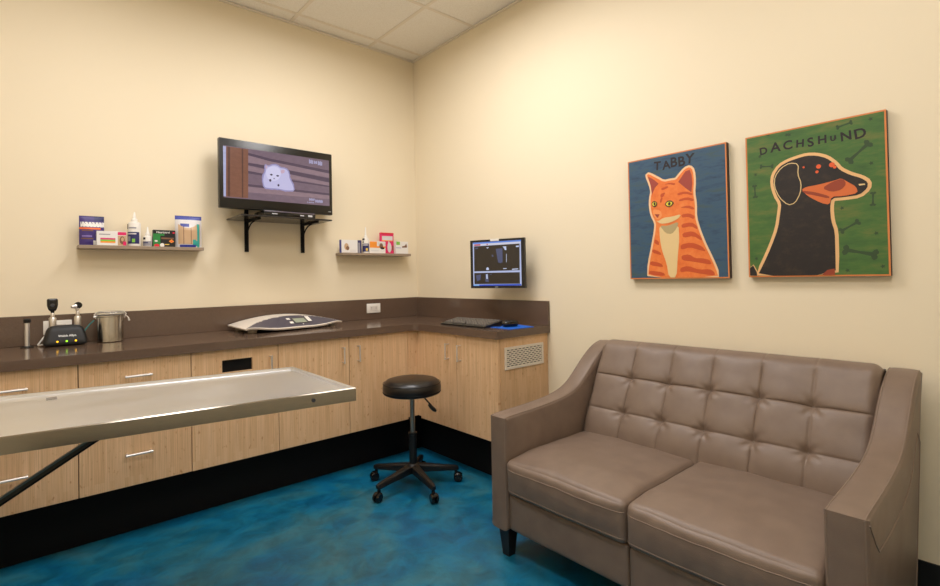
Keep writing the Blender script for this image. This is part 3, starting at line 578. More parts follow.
# ================================================================ STOOL
SX, SY = -.776, -1.030
t = thing('rolling_stool', 'round black vinyl stool on five casters in front of the cabinets', 'stool', (SX, SY, 0))
R_ = .171
pr = [(.0, .545), (.10, .545), (.155, .548), (.168, .554), (R_, .566), (R_+.002, .585), (R_-.001, .603), (R_-.008, .616), (R_-.022, .629), (.13, .6345), (.08, .637), (.0, .638)]
m = MB(); m.lathe(pr, (SX, SY, 0), seg=64); m.build('seat', VINYL, t, smooth=60)
m = MB(); m.lathe([(R_-.004, .5565), (R_+.0008, .5605), (R_+.0016, .564), (R_-.0, .5665)], (SX, SY, 0), seg=64); m.tube([(SX+R_*math.cos(a)*.99, SY+R_*math.sin(a)*.99, .612) for a in [2*math.pi*k/64 for k in range(65)]], .0014, seg=6)
m.lathe([(.0, .531), (.06, .531), (.075, .544), (0, .5445)], (SX, SY, 0), seg=24); m.build('seat_plate', MATB, t, smooth=40)
m = MB(); m.lathe([(.0145, .315), (.0145, .531)], (SX, SY, 0), seg=20); tag(m.build('gas_lift', mat('grey_metal_tube', (150, 150, 145), .3, .8), t), 'bare grey metal tube')
m = MB(); m.lathe([(.022, .112), (.0235, .305), (.027, .307), (.027, .318), (.0135, .320)], (SX, SY, 0), seg=24); m.build('column', BLACK, t, smooth=40)
m = MB(); m.tube([(SX+.04, SY-.045, .538), (-.708, -1.088, .500), (-.684, -1.100, .468)], .0048, seg=8); m.tube([(-.700, -1.089, .478), (-.688, -1.095, .464), (-.672, -1.103, .446), (-.660, -1.109, .434)], [.006, .011, .0125, .007], seg=10)
m.build('lever', BLACK, t)
m = MB(); m.lathe([(0, .085), (.038, .085), (.042, .10), (.040, .128), (.03, .138), (0, .14)], (SX, SY, 0), seg=30)
for an in (188, 260, 332, 44, 116):
    a = math.radians(an); c, s_ = math.cos(a), math.sin(a); vs = []
    for r, hw, z0, z1 in ((.025, .024, .088, .134), (.10, .0205, .083, .123), (.19, .0165, .076, .108), (.255, .0145, .070, .098), (.272, .010, .072, .092)):
        for w_, z in ((-hw, z0), (hw, z0), (hw, z1-.008), (hw*.6, z1), (-hw*.6, z1), (-hw, z1-.008)): vs.append((SX+c*r-s_*w_, SY+s_*r+c*w_, z))
    fs = [(i*6+k, i*6+(k+1) % 6, (i+1)*6+(k+1) % 6, (i+1)*6+k) for i in range(4) for k in range(6)]+[(5, 4, 3, 2, 1, 0), tuple(24+k for k in range(6))]
    m.add(vs, fs)
m.build('star_base', BLACK, t, smooth=40, fix=True)
for i, an in enumerate((188, 260, 332, 44, 116)):
    a = math.radians(an); cx, cy = SX+.258*math.cos(a), SY+.258*math.sin(a); sw = math.radians((20, 75, 140, 100, -15)[i])
    dx, dy = math.cos(sw), math.sin(sw); m = MB()
    for sgn in (-1, 1):
        for w0, w1, rr in ((.004, .021, .0255),):
            ax = Vector((-dy, dx, 0)); c0 = Vector((cx-dx*.012, cy-dy*.012, .0265)); m.tube([c0+ax*sgn*w0, c0+ax*sgn*(w0+.002), c0+ax*sgn*(w1-.005), c0+ax*sgn*w1], [.0235, .0262, .0262, .021], seg=22)
    m.tube([c0-ax*.0045, c0+ax*.0045], .012, seg=10)
    m.tube([(cx, cy, .035), (cx, cy, .075)], [.011, .0085], seg=12)
    hood = [(c0+Vector((dx*math.cos(q)*.030, dy*math.cos(q)*.030, math.sin(q)*.030))) for q in [math.radians(20+14*k) for k in range(10)]]
    for j in range(len(hood)-1): m.add([hood[j]-ax*.0075, hood[j]+ax*.0075, hood[j+1]+ax*.0075, hood[j+1]-ax*.0075], [(0, 1, 2, 3)])
    m.build('caster', GLOSSB, t, smooth=40)

# ================================================================ TELEVISION, SHELF, PLAYER
X0, Z0, YT = -1.59, 1.695, -.151
def screen_mat(n, c, grain, k):
    m = mat(n, (12, 12, 14), .22); b = B(m); b.inputs['Emission Color'].default_value = (*s2l(c), 1); b.inputs['Emission Strength'].default_value = .92
    if grain:
        co = coords(m, (1, 1, 2.2)); nz = N(m, 'ShaderNodeTexNoise', Scale=26.0, Detail=5.0, Roughness=.7); L(m, co, 0, nz, 'Vector')
        mr = N(m, 'ShaderNodeMapRange'); mr.inputs[1].default_value = .3; mr.inputs[2].default_value = .7; mr.inputs[3].default_value = .92-grain*2; mr.inputs[4].default_value = .92+grain; L(m, nz, 0, mr, 0); L(m, mr, 0, b, 'Emission Strength')
    return m
t = thing('television', 'black flat television on the wall showing a white kitten on carpeted stairs', 'television', (-1.21, -.12, Z0))
m = MB(); m.box((X0, YT, Z0), (-.836, YT+.038, 2.134), r=.004); m.box((X0+.12, YT+.038, Z0+.06), (-.836-.12, YT+.062, 2.134-.08), r=.01); body = m.build('casing', mat('gloss_black_bezel', (22, 19, 15), .3), t, smooth=35)
m = MB(); m.box((-1.26, YT+.062, 1.84), (-1.16, -.0005, 1.98)); m.build('wall_mount', MATB, t, smooth=0)
TVM = [screen_mat('screen_'+n, c, 0 if n.startswith(('kit', 'eye', 'cap')) else .07, e) for n, c, e in (('base', (118, 98, 112), .75), ('pale_strip', (176, 178, 214), .75), ('wood', (128, 84, 66), .75), ('wood_dark', (92, 60, 52), .75), ('riser', (84, 68, 86), .75), ('tread', (142, 118, 128), .75),
      ('kitten', (192, 188, 224), .85), ('kitten_shade', (150, 144, 188), .8), ('kitten_ear', (196, 168, 190), .8), ('eye', (58, 48, 70), .5), ('caption', (170, 168, 204), .8), ('kitten_face', (208, 204, 234), .8))]
fn = lambda u, v, d: (X0+u, YT-d, Z0+v)
m = MB(); D = TV; dd = .0004
def sc(k): return D[k]
xs = [p[0] for p in D['scr']]; R0 = rect(.0235, .064, .731, .391)
def clampp(P): return [(min(max(a, .0235), .731), min(max(b_, .064), .391)) for a, b_ in P]
flat(m, R0, fn, dd, 0)
for P_ in D['bands']: flat(m, clampp(P_), fn, dd*2, 4)
for P_ in D['lights']: flat(m, clampp(P_), fn, dd*1.5, 5)
flat(m, clampp(D['strip']), fn, dd*3, 1); flat(m, clampp(D['col']), fn, dd*3, 2); flat(m, clampp(D['col2']), fn, dd*4, 3); flat(m, clampp(D['col3']), fn, dd*4, 3)
fl_ = smoothpoly(D['kit'], 2); fl_ = grow(fl_, .001); KC = (sum(p[0] for p in fl_)/len(fl_), sum(p[1] for p in fl_)/len(fl_))
flat(m, [(KC[0]+(p[0]-KC[0])*(1.0+.05*random.random()), KC[1]+(p[1]-KC[1])*(1.0+.05*random.random())) for p in fl_], fn, dd*4, 7); flat(m, smoothpoly(grow(D['kit'], -.006), 1), fn, dd*5, 6); flat(m, smoothpoly(grow(D['head'], -.002), 2), fn, dd*6, 11)
flat(m, smoothpoly(D['earr'], 1), fn, dd*7, 8); flat(m, smoothpoly(D['earl'], 1), fn, dd*7, 8)
for P_ in D['eyes']+D['spots']: flat(m, smoothpoly(P_, 1), fn, dd*8, 9)
for P_ in D['txt']:
    (ua, va), (ub, vb) = P_[3], P_[1]; k_ = max(1, int((ub-ua)/.007))
    for i in range(k_): flat(m, clampp(rect(ua+(ub-ua)*i/k_, va+(.002 if i % 3 == 1 else 0), ua+(ub-ua)*(i+.72)/k_, vb-(.003 if i % 2 else 0))), fn, dd*4, 10)
tag(m.build('screen', TVM, t, smooth=0), 'lit screen with a white kitten sitting on stairs')
m = MB(); fl = lambda u, v, d: (X0+u, YT-d, Z0+v); flat(m, rect(.722, .020, .742, .026), fl, .0005, 0); m.build('logo', mat('silver_print', (150, 148, 145), .4), t, smooth=0)

t = thing('bracket_shelf', 'thin black shelf on two curved black brackets under the television', 'shelf', (-1.22, -.15, 1.632))
MB().box((-1.510, -.312, 1.632), (-.918, -.0005, 1.642), r=.002, seg=1).build('board', mat('smoked_black_shelf', (44, 40, 38), .2), t, smooth=0)
for bx_ in (-1.387, -1.001):
    m = MB(); m.box((bx_-.012, -.014, 1.427), (bx_+.012, -.0008, 1.6315)); m.box((bx_-.010, -.26, 1.622), (bx_+.010, -.014, 1.6315))
    m.tube([(bx_, -.012-.150*(1-math.cos(a)), 1.50+.118*math.sin(a)) for a in [math.pi/2*k/10 for k in range(11)]], .0045, seg=8)
    m.build('bracket', MATB, t, smooth=35)
MB().box((-1.399, -.014, 1.6425), (-1.375, -.0008, 1.86)).build('upright', MATB, t, smooth=0); MB().box((-1.013, -.014, 1.6425), (-.989, -.0008, 1.86)).build('upright', MATB, t, smooth=0)
t = thing('disc_player', 'slim black disc player with a glossy front on the shelf under the television', 'disc player', (-1.18, -.16, 1.6425))
MB().box((-1.362, -.272, 1.6425), (-1.02, -.09, 1.681), r=.003).build('casing', GLOSSB, t, smooth=35)
m = MB(); fd = lambda u, v, d: (-1.362+u, -.272-d, 1.6425+v)
flat(m, rect(.004, .031, .335, .0365), fd, .0005, 0); flat(m, rect(.05, .016, .085, .022), fd, .0006, 1); flat(m, rect(.235, .014, .262, .022), fd, .0006, 1); flat(m, rect(.29, .012, .32, .024), fd, .0006, 1)
m.build('front_trim', [mat('violet_grey_trim', (120, 112, 128), .25, .5), mat('player_print', (190, 188, 190), .4)], t, smooth=0)

# ================================================================ WALL SHELVES AND PRODUCTS
def wall_shelf(x0, x1, zt, lab):
    m = MB(); m.box((x0, -.115, zt-.019), (x1, -.0005, zt), r=.0015, seg=1); o = m.build('wall_shelf', SHELF, smooth=0, at=((x0+x1)/2, -.05, zt-.019)); tag(o, lab, 'shelf', 'narrow wall shelves')
wall_shelf(-2.285, -1.672, 1.4435, 'narrow taupe wall shelf left of the television, holding six pet products')
wall_shelf(-.744, -.135, 1.4295, 'narrow taupe wall shelf right of the television, holding five pet products')
PC = {}
def pm(name, rgb, rough=.35):
    return mat('print_'+name, rgb, rough)
PRN = [('white', (232, 228, 224)), ('navy', (44, 44, 96)), ('purple', (62, 44, 118)), ('orange', (232, 110, 50)), ('pink', (214, 60, 120)), ('yellow', (238, 200, 90)), ('green', (36, 130, 60)), ('black', (22, 22, 24)), ('red', (214, 30, 60)),
       ('tan', (198, 164, 128)), ('brown', (120, 84, 62)), ('teal', (50, 160, 150)), ('blue', (44, 56, 148)), ('lime', (130, 196, 70)), ('grey', (150, 148, 156)), ('magenta', (222, 30, 100)), ('silver', (214, 210, 210)), ('amber', (245, 150, 50)), ('mauve', (140, 120, 190))]
PM = [pm(*a) for a in PRN]; PI = {a[0]: i for i, a in enumerate(PRN)}
ZSH = 1.4437
gL, gR = 'pet products on the left shelf', 'pet products on the right shelf'
def carton(name, lab, cat, x0, x1, z1, yf, dep, base, prints, group, side=None, texts=()):
    m = MB(); m.box((x0, yf, ZSH), (x1, yf+dep, z1), PI[base], r=.0012, seg=1)
    W_, H_ = x1-x0, z1-ZSH; f = lambda u, v, d: (x0+u*W_, yf-d, ZSH+v*H_)
    for i, (poly, c) in enumerate(prints): flat(m, poly, f, .0003+.00012*i, PI[c])
    if side is not None: flat(m, rect(0.02, 0, .98, 1), lambda u, v, d: (x0-d, yf+dep*(1-u), ZSH+v*H_), .0003, PI[side])
    for tx, sz, u, v, c, bo in texts: put_text(m, tx, sz, 0, 0, lambda a, b_, d: (x0+u*W_+a, yf-d, ZSH+v*H_+b_), .0022, PI[c], bo)
    o = m.build(name, PM, smooth=0, at=((x0+x1)/2, yf+dep/2, ZSH)); return tag(o, lab, cat, group)
def pouch(name, lab, cat, x0, x1, z1, yc, T, col, texts, group, hole=False):
    W_, H_ = x1-x0, z1-ZSH; m = MB(); nu, nv = 40, 48
    def th(u, v): return .0012+T*(1-abs(2*u-1)**3)*(min(1, (1-v)/.45)**.8 if v < .94 else 0)*(1 if v > .12 else .75+v*2)
    for side in (-1, 1):
        o = len(m.v)
        for j in range(nv+1):
            for i in range(nu+1):
                u, v = i/nu, j/nv; wv = noise.noise(Vector((u*4, v*5, side*3)))*.0015*(v < .9)
                m.v.append(Vector((x0+u*W_, yc+side*th(u, v)+wv*side, ZSH+.0004+v*H_)))
        for j in range(nv):
            for i in range(nu):
                a = o+j*(nu+1)+i; f = (a, a+1, a+nu+2, a+nu+1); m.f.append(f if side < 0 else f[::-1]); m.m.append(PI[col((i+.5)/nu, (j+.5)/nv)] if side < 0 else PI[col(.02, .5)])
    bm = bmesh.new()
    for tx, sz, u, v, c, bo in texts: put_text(m, tx, sz, 0, 0, lambda a, b_, d: (x0+u*W_+a, yc-th(u+a/W_, v)-d, ZSH+v*H_+b_), .002, PI[c], bo)
    ob = m.build(name, PM, smooth=60, at=((x0+x1)/2, yc, ZSH)); return tag(ob, lab, cat, group)
def colP(u, v):
    if v > .84: return 'purple' if u < .6 else 'navy'
    if .62 < v < .80 and u > .05: return 'white' if ((u*7.3+v*3) % 1 < .8 or .645 < v < .72) else 'purple'
    if .54 < v <= .60 and u < .85: return 'orange'
    if .47 < v <= .52 and .1 < u < .55: return 'brown'
    if .16 < v < .40 and .66 < u < .95: return 'grey'
    if .03 < v <= .16 and .55 < u < .9: return 'white' if u < .7 else 'black'
    if .2 < v < .24 and .08 < u < .55: return 'brown'
    if v in () : return 'mauve'
    if .3 < v < .33 and .1 < u < .5: return 'mauve'
    return 'purple'
pouch('treat_pouch', 'purple pet treat pouch at the left end of the left shelf', 'pouch', -2.277, -2.166, 1.606, -.058, .017, colP, [], gL)
carton('medicine_box', 'small white box with pink, lime and orange stripes beside the purple pouch', 'box', -2.204, -2.068, 1.523, -.108, .025, 'white',
       [(rect(.12, .40, .62, .52), 'pink'), (rect(.12, .29, .62, .40), 'lime'), (rect(.12, .18, .62, .29), 'amber'), (rect(.08, .74, .45, .80), 'grey'), (rect(.70, .74, .99, .96), 'magenta'), (rect(.70, .02, .99, .70), 'tan'), (ell(.85, .38, .09, .28), 'brown'), (ell(.86, .45, .05, .14), 'tan'), (rect(.88, .02, .99, .30), 'magenta')], gL)
def bottle(lab, x, y, r, zb, zt, cone, label, group, prints, cap=True):
    t = thing('squeeze_bottle', lab, 'bottle', (x, y, ZSH), group=group)
    m = MB(); m.lathe([(0, ZSH), (r*.96, ZSH), (r, ZSH+.004), (r, zb-.014), (r*.93, zb-.005), (r*.62, zb), (0, zb)], (x, y, 0), seg=36); m.build('bottle_body', WHITE, t, smooth=40)
    m = MB(); m.lathe([(0, zb+.0003), (r*.52, zb+.0003), (r*.52, zb+.014), (r*.30, zb+.02), (r*.14, zt-.002), (r*.10, zt), (0, zt)], (x, y, 0), seg=24); m.build('nozzle_cap', WHITE, t, smooth=35)
    m = MB(); Hb = zb-ZSH
    for i, (u0, v0, u1, v1, c) in enumerate(prints):
        rr = r+.0005+.0002*i
        def fn_(a, b_): an = math.radians(-126+(u0+(u1-u0)*a-.5)*150); return Vector((x+rr*math.cos(an), y+rr*math.sin(an), ZSH+(v0+(v1-v0)*b_)*Hb))
        m.grid(fn_, 14, 2, PI[c])
    m.build('printed_label', PM, t, smooth=60)
bottle('tall white squeeze bottle with navy label, middle of the left shelf', -2.024, -.060, .032, 1.585, 1.642, 0, 0, gL, [(0, .10, 1, .58, 'navy'), (.10, .48, .80, .53, 'silver'), (.15, .20, .45, .40, 'grey'), (.55, .16, .72, .30, 'lime'), (.06, .70, .28, .90, 'black'), (.35, .72, .8, .77, 'grey')])
bottle('short white dropper bottle beside the black and green box', -1.960, -.066, .0225, 1.507, 1.560, 0, 0, gL, [(0, .06, 1, .50, 'grey'), (.2, .3, .7, .4, 'navy'), (.22, .64, .50, .84, 'black')])
carton('heartworm_box', 'black and green box with a small orange diamond on the left shelf', 'box', -1.936, -1.822, 1.543, -.088, .03, 'black',
       [(rect(.0, .0, .32, .66), 'green'), (rect(.0, .66, .5, .78), 'green'), (rect(.36, .46, .93, .56), 'brown'), ([(.70, .34), (.82, .24), (.95, .33), (.83, .46)], 'amber'), (rect(.78, .32, .88, .37), 'red'), (ell(.40, .10, .10, .12), 'white'), (ell(.16, .08, .12, .09), 'red'), (rect(.88, .8, .97, .9), 'red'), (ell(.13, .34, .07, .05), 'white'), (rect(.52, .12, .72, .17), 'yellow')], gL,
       texts=[('Heartgard', .0165, .44, .86, 'white', .0003)])
def colB(u, v):
    if v > .87: return 'blue'
    if v > .74: return 'silver'
    if v > .62+.5*(u-.45)**2*2: 
        if .18 < u < .5 and .64 < v < .78: return 'blue'
        return 'silver'
    if .80 < u < .90: return 'teal' if v > .2 else 'teal'
    if .74 < u < .80 and v > .2: return 'tan'
    if v < .09 and .15 < u < .75: return 'blue'
    if .62 < u < .84 and .05 < v < .24: return 'teal'
    if u < .10 or u > .93: return 'silver'
    if .11 < v: return 'brown' if (u*7.2) % 1 < .12 else 'tan'
    return 'silver'
pouch('chew_bag', 'clear bag of tan dental chews with blue top, right end of left shelf', 'bag', -1.818, -1.673, 1.637, -.060, .028, colB, [('C.E.T.', .022, .36, .71, 'navy', .0004)] if 0 else [], gL)
# right shelf
ZSH = 1.4297
carton('medicine_box', 'white box with dark blue band and faint pet photo, left end of right shelf', 'box', -.738, -.572, 1.527, -.088, .035, 'white',
       [(rect(.80, 0, 1, 1), 'navy'), (rect(.83, .0, .92, .8), 'grey'), (ell(.24, .48, .11, .26), 'tan'), (ell(.30, .36, .08, .16), 'brown'), (rect(.42, .10, .72, .16), 'silver'), (rect(.42, .2, .72, .24), 'silver')], gR, side='blue')
bottle('small white bottle with pointed nozzle and navy label on the right shelf', -.524, -.068, .0255, 1.548, 1.632, 0, 0, gR, [(0, .10, 1, .62, 'navy'), (.12, .50, .85, .56, 'silver'), (.55, .16, .78, .32, 'yellow'), (.08, .84, .42, .96, 'black'), (.1, .68, .35, .76, 'black')])
carton('chew_box', 'orange and white box with a dog photo, left of the magenta pack', 'box', -.503, -.362, 1.523, -.092, .03, 'white',
       [(rect(0, .46, .45, .98), 'amber'), (rect(.45, .46, 1, .60), 'amber'), (rect(.5, .60, 1, .96), 'silver'), (ell(.72, .62, .12, .24), 'brown'), (ell(.80, .44, .13, .10), 'black'), (rect(.08, .18, .55, .24), 'silver')], gR)
carton('hanging_pack', 'magenta hang-tab pack with a cat picture standing tallest on the right shelf', 'box', -.384, -.264, 1.598, -.058, .02, 'magenta',
       [(rect(.10, .64, .92, .84), 'silver'), (rect(.08, .60, .92, .64), 'amber'), (ell(.66, .30, .16, .24), 'silver'), (ell(.62, .50, .06, .1), 'silver'), (rect(.86, .16, .97, .38), 'brown'), (rect(.0, .92, 1, 1), 'red')], gR)
carton('medicine_box', 'white box with small lime square at the right end of the right shelf', 'box', -.261, -.144, 1.529, -.088, .03, 'white',
       [(rect(.02, .72, .32, .98), 'lime'), ([(.48, .60), (.72, .66), (.84, .86), (.90, .62), (.88, .52), (.5, .50)], 'brown'), (rect(.0, .46, .42, .50), 'mauve')], gR)

# ================================================================ WALL MONITOR
A0 = Vector((-.2316, -.9588)); A1 = Vector((-.1146, -1.3454)); dv = (A1-A0).normalized(); nr = Vector((dv.y, -dv.x))
if nr.dot(CAM.xy-A0) < 0: nr = -nr
MW = (A1-A0).length
fm = lambda u, v, d: (A0.x+dv.x*u+nr.x*d, A0.y+dv.y*u+nr.y*d, v)
t = thing('wall_monitor', 'black flat monitor on a wall arm above the keyboard, showing x-ray images', 'monitor', (A0.x, A0.y, 1.155))
m = MB(); m.prism(rect(0, 1.155, MW, 1.477), fm, -.022, 0); m.prism(rect(.05, 1.19, MW-.05, 1.44), fm, -.045, -.022); m.build('casing', mat('monitor_black', (24, 21, 20), .3), t, smooth=0)
mm = [screen_mat('display_'+n, c, 0, e) for n, c, e in (('frame', (176, 186, 222), .9), ('title', (90, 130, 215), .9), ('tools', (205, 205, 220), .9), ('red', (180, 60, 80), .7), ('dark', (46, 38, 30), .35), ('task', (40, 75, 185), .9), ('bone', (74, 80, 112), .7), ('bright', (195, 205, 235), .85), ('start', (120, 170, 220), .9))]
m = MB(); D = MON
flat(m, rect(.0205, 1.171, .381, 1.4625), fm, .0004, 0)
for k, mi, l in (('title', 1, 2), ('tool', 2, 2), ('red', 3, 3), ('red2', 3, 3), ('p1', 4, 2), ('p2', 4, 2), ('task', 5, 2), ('start', 8, 3)): flat(m, D[k], fm, .0004*l, mi)
for P_ in D['spine']: flat(m, P_, fm, .0014, 6)
for P_ in D['spl']: flat(m, P_, fm, .0018, 7)
tag(m.build('screen', mm, t, smooth=0), 'lit screen with dark x-ray windows and blue task bar')
m = MB(); m.prism(rect(.158, 1.466, .222, 1.480), fm, .0003, .0035); tag(m.build('top_sticker', WHITE, t, smooth=0), 'white strip clipped on the top edge')
m = MB(); flat(m, rect(.185, 1.159, .21, 1.165), fm, .0006, 0); m.build('logo', mat('silver_print', (150, 148, 145), .4), t, smooth=0)
m = MB(); c = Vector(fm(MW/2, 1.316, -.045)); m.box((-.022, c.y-.05, 1.25), (-.0006, c.y+.05, 1.38)); m.tube([(c.x, c.y, 1.316), (-.02, c.y, 1.316)], .022, seg=14); m.build('wall_arm', MATB, t, smooth=30)

# ================================================================ ITEMS ON THE COUNTER
ZC = ZT
# --- keyboard
KQ = [Vector(p) for p in ((-.388, -.845), (-.125, -.760), (-.135, -1.175), (-.425, -1.290))]
KL = Vector((-.300, -.775)); 
t = thing('keyboard', 'black computer keyboard on the counter under the wall monitor', 'keyboard', (-.275, -1.02, ZC), 0)
def kb(a, b_, z):   # a: 0 left .. 1 right, b: 0 back (wall side) .. 1 front
    p = (KQ[1].lerp(KQ[2], a)).lerp(KQ[0].lerp(KQ[3], a), b_); return Vector((p.x, p.y, z))
KQ = [Vector((-.402, -.838)), Vector((-.195, -.770)), Vector((-.165, -1.205)), Vector((-.397, -1.262))]
def top_z(b_): return ZC+.036-.021*b_
vs = [kb(a, b_, ZC+.0006) for a, b_ in ((0, 0), (1, 0), (1, 1), (0, 1))]+[kb(a, b_, top_z(b_)-.004) for a, b_ in ((0, 0), (1, 0), (1, 1), (0, 1))]
m = MB(); m.add(vs, [(0, 1, 2, 3), (7, 6, 5, 4), (0, 4, 5, 1), (1, 5, 6, 2), (2, 6, 7, 3), (3, 7, 4, 0)]); m.build('case', BLACK, t, smooth=0, fix=True)
m = MB()
for r in range(6):
    n = 15
    for i in range(n):
        if r == 5 and 3 <= i <= 7: continue
        a0, a1 = .03+.94*i/n+.004, .03+.94*(i+1)/n-.004; b0, b1 = .10+.76*r/6+.012, .10+.76*(r+1)/6-.018
        vs = [kb(a, b_, top_z(b_)-.004) for a, b_ in ((a0, b0), (a1, b0), (a1, b1), (a0, b1))]
        a0 += .006; a1 -= .006; b0 += .012; b1 -= .012; vs += [kb(a, b_, top_z(b_)+.004) for a, b_ in ((a0, b0), (a1, b0), (a1, b1), (a0, b1))]
        m.add(vs, [(4, 5, 6, 7), (0, 1, 5, 4), (1, 2, 6, 5), (2, 3, 7, 6), (3, 0, 4, 7)])
a0, a1, b0, b1 = .255, .495, .75, .85
vs = [kb(a, b_, top_z(b_)-.004) for a, b_ in ((a0, b0), (a1, b0), (a1, b1), (a0, b1))]+[kb(a, b_, top_z(b_)+.004) for a, b_ in ((a0, b0), (a1, b0), (a1, b1), (a0, b1))]
m.add(vs, [(4, 5, 6, 7), (0, 1, 5, 4), (1, 2, 6, 5), (2, 3, 7, 6), (3, 0, 4, 7)])
tag(m.build('keys', mat('key_grey', (104, 98, 92), .4), t, smooth=0, fix=True), 'rows of grey-black key caps')['kind'] = 'stuff'
# --- mouse pad and mouse
m = MB(); m.prism([(-.327, -1.234), (-.333, -1.425), (-.137, -1.435), (-.101, -1.274)], lambda u, v, d: (u, v, d), ZC+.0004, ZC+.003); tag(m.build('mouse_pad', mat('bright_blue_pad', (10, 96, 205), .6), smooth=0, at=(-.22, -1.34, ZC)), 'bright blue mouse pad at the end of the counter', 'mouse pad')
t = thing('computer_mouse', 'black computer mouse on the blue mouse pad', 'mouse', (-.2, -1.3, ZC+.0031), 0)
mc = Vector((-.232, -1.322, ZC+.0031)); fa = math.radians(160)
def mouse_top(p, u):
    q = Vector(p)
    if u.z > 0: q.z *= .72+.42*math.cos(u.x*1.2+.25)
    q.y *= 1-.14*u.x*u.x+.05*u.x
    return q
mm_ = MB(); rbox(mm_, (0, 0, .0200), (.052, .031, .0195), .0185, (16, 12, 10), mouse_top)
Rm = Matrix.Rotation(fa, 3, 'Z'); mm_.v = [Rm @ p+mc for p in mm_.v]; mb_ = mm_.build('shell', GLOSSB, t, smooth=70)
m2 = MB(); m2.tube([(.030, -.003, .037), (.030, .003, .037)], .007, seg=14); m2.v = [Rm @ p+mc for p in m2.v]; m2.build('scroll_wheel', DGREY, mb_)
m3 = MB(); m3.tube([Rm @ Vector((x_, y_, z_))+mc for x_, y_, z_ in ((.055, 0, .01), (.075, .004, .004), (.10, .015, .0045))], .0018, seg=6); m3.build('cable', BLACK, mb_)
# --- pet scale
t = thing('pet_scale', 'low white and navy digital pet scale lying on the long counter', 'scale', (-1.19, -.25, ZC))
SX0, SX1 = -1.525, -.848
def sz(a): return .951-.004*a+.052*(1-(2*a-1)**2)
def bk_(a): return -.050+.0*a
def fr_(a): return -.41+.11*a-.045*(1-(2*a-1)**2)
def edge(a): return .28+.70*(abs(2*a-1.0)**2.2)      # where the white deck ends towards the front (0 back .. 1 front)
def sur(a, b_):
    y = bk_(a)+(fr_(a)-bk_(a))*b_; e_ = .50+.48*abs(2*a-1)**2.4; z = sz(a)
    dr = max(0, b_-e_)/(1-.50)
    z -= .062*dr*(1-(abs(2*a-1))**4) + .004*b_
    return Vector((SX0+(SX1-SX0)*a, y, z))
NA, NB = 60, 30; m = MB()
for j in range(NB+1):
    for i in range(NA+1): m.v.append(sur(i/NA, j/NB))
for j in range(NB+1):
    for i in range(NA+1):
        p = sur(i/NA, j/NB); m.v.append(Vector((p.x*.985-.0178, p.y*.97-.008, p.z-.009)))
o_ = (NA+1)*(NB+1)
for j in range(NB):
    for i in range(NA):
        a = j*(NA+1)+i; mid = (i+.5)/NA; e_ = .50+.48*abs(2*mid-1)**2.4
        m.f.append((a, a+NA+1, a+NA+2, a+1)); m.m.append(1 if (j+.5)/NB > e_ and (j+.5)/NB < .97 else 0)
        m.f.append((o_+a, o_+a+1, o_+a+NA+2, o_+a+NA+1)); m.m.append(2)
for i in range(NA):
    m.f.append((i, i+1, o_+i+1, o_+i)); m.m.append(0); a = NB*(NA+1)+i; m.f.append((a+1, a, o_+a, o_+a+1)); m.m.append(0)
for j in range(NB):
    a = j*(NA+1); m.f.append((a+NA+1, a, o_+a, o_+a+NA+1)); m.m.append(0); a += NA; m.f.append((a, a+NA+1, o_+a+NA+1, o_+a)); m.m.append(0)
dk = m.build('platform', [mat('scale_white', (226, 216, 204), .4), mat('scale_navy', (64, 62, 80), .35), MATB], t, smooth=40, fix=True)
def on(a0, b0, a1, b1, mi, mb, lift=.0012, n=5):
    vs = []; 
    for j in range(n+1):
        for i in range(n+1): p = sur(a0+(a1-a0)*i/n, b0+(b1-b0)*j/n); vs.append(p+Vector((0, -.0004, lift)))
    mb.add(vs, [(j*(n+1)+i, (j+1)*(n+1)+i, (j+1)*(n+1)+i+1, j*(n+1)+i+1) for j in range(n) for i in range(n)], mi)
m = MB(); on(.475, .62, .645, .86, 0, m); on(.49, .65, .61, .83, 1, m, .0022); on(.43, .62, .465, .69, 2, m, .0024); on(.435, .77, .47, .85, 2, m, .0024); on(.63, .58, .67, .80, 2, m, .0026); on(.545, .885, .557, .92, 2, m, .0024)
m.build('control_panel', [mat('panel_dark', (44, 42, 52), .3), mat('lcd_grey_green', (150, 158, 140), .3), WHITE], dk, smooth=0)
for fa_, fb_ in ((.09, .80), (.90, .80), (.09, .12), (.90, .12)):
    q = sur(fa_, fb_); x, y = q.x, q.y; zt_ = q.z-.0105
    m = MB(); m.lathe([(0, ZC+.0004), (.022, ZC+.0004), (.026, ZC+.004), (.026, zt_-.003), (.022, zt_), (0, zt_)], (x, y, 0), seg=20); m.build('foot', mat('beige_foot', (176, 160, 140), .5), t)
m = MB(); m.prism([(-1.44, -.10), (-1.44, -.37), (-.92, -.30), (-.92, -.10)], lambda u, v, d: (u, v, d), .926, .936); m.build('frame', MATB, t, smooth=0)
# --- outlets
def outlet(x0, x1, z0, z1, lab, gfi=False):
    t = thing('wall_outlet', lab, 'outlet', ((x0+x1)/2, -.0205, (z0+z1)/2), group='white outlets in the backsplash')
    m = MB(); m.box((x0, -.026, z0), (x1, -.0203, z1), r=.002); m.build('cover_plate', WHITE, t, smooth=30)
    m = MB(); cz = (z0+z1)/2; cx = (x0+x1)/2; m.box((cx-.034, -.0285, cz-.018), (cx+.034, -.0262, cz+.018), r=.001, seg=1)
    for s_ in (-1, 1):
        for dz in (-.006, .006): m.box((cx+s_*.02-.004, -.0290, cz+dz-.0012), (cx+s_*.02+.004, -.0286, cz+dz+.0012), 1)
    m.build('socket', [mat('socket_cream', (222, 214, 204), .4), DGREY], t, smooth=0)
outlet(-.498, -.377, .963, 1.036, 'white outlet in the backsplash near the inner corner, left of the keyboard')
outlet(-2.428, -2.309, .966, 1.040, 'white outlet half hidden behind the black instrument charger')
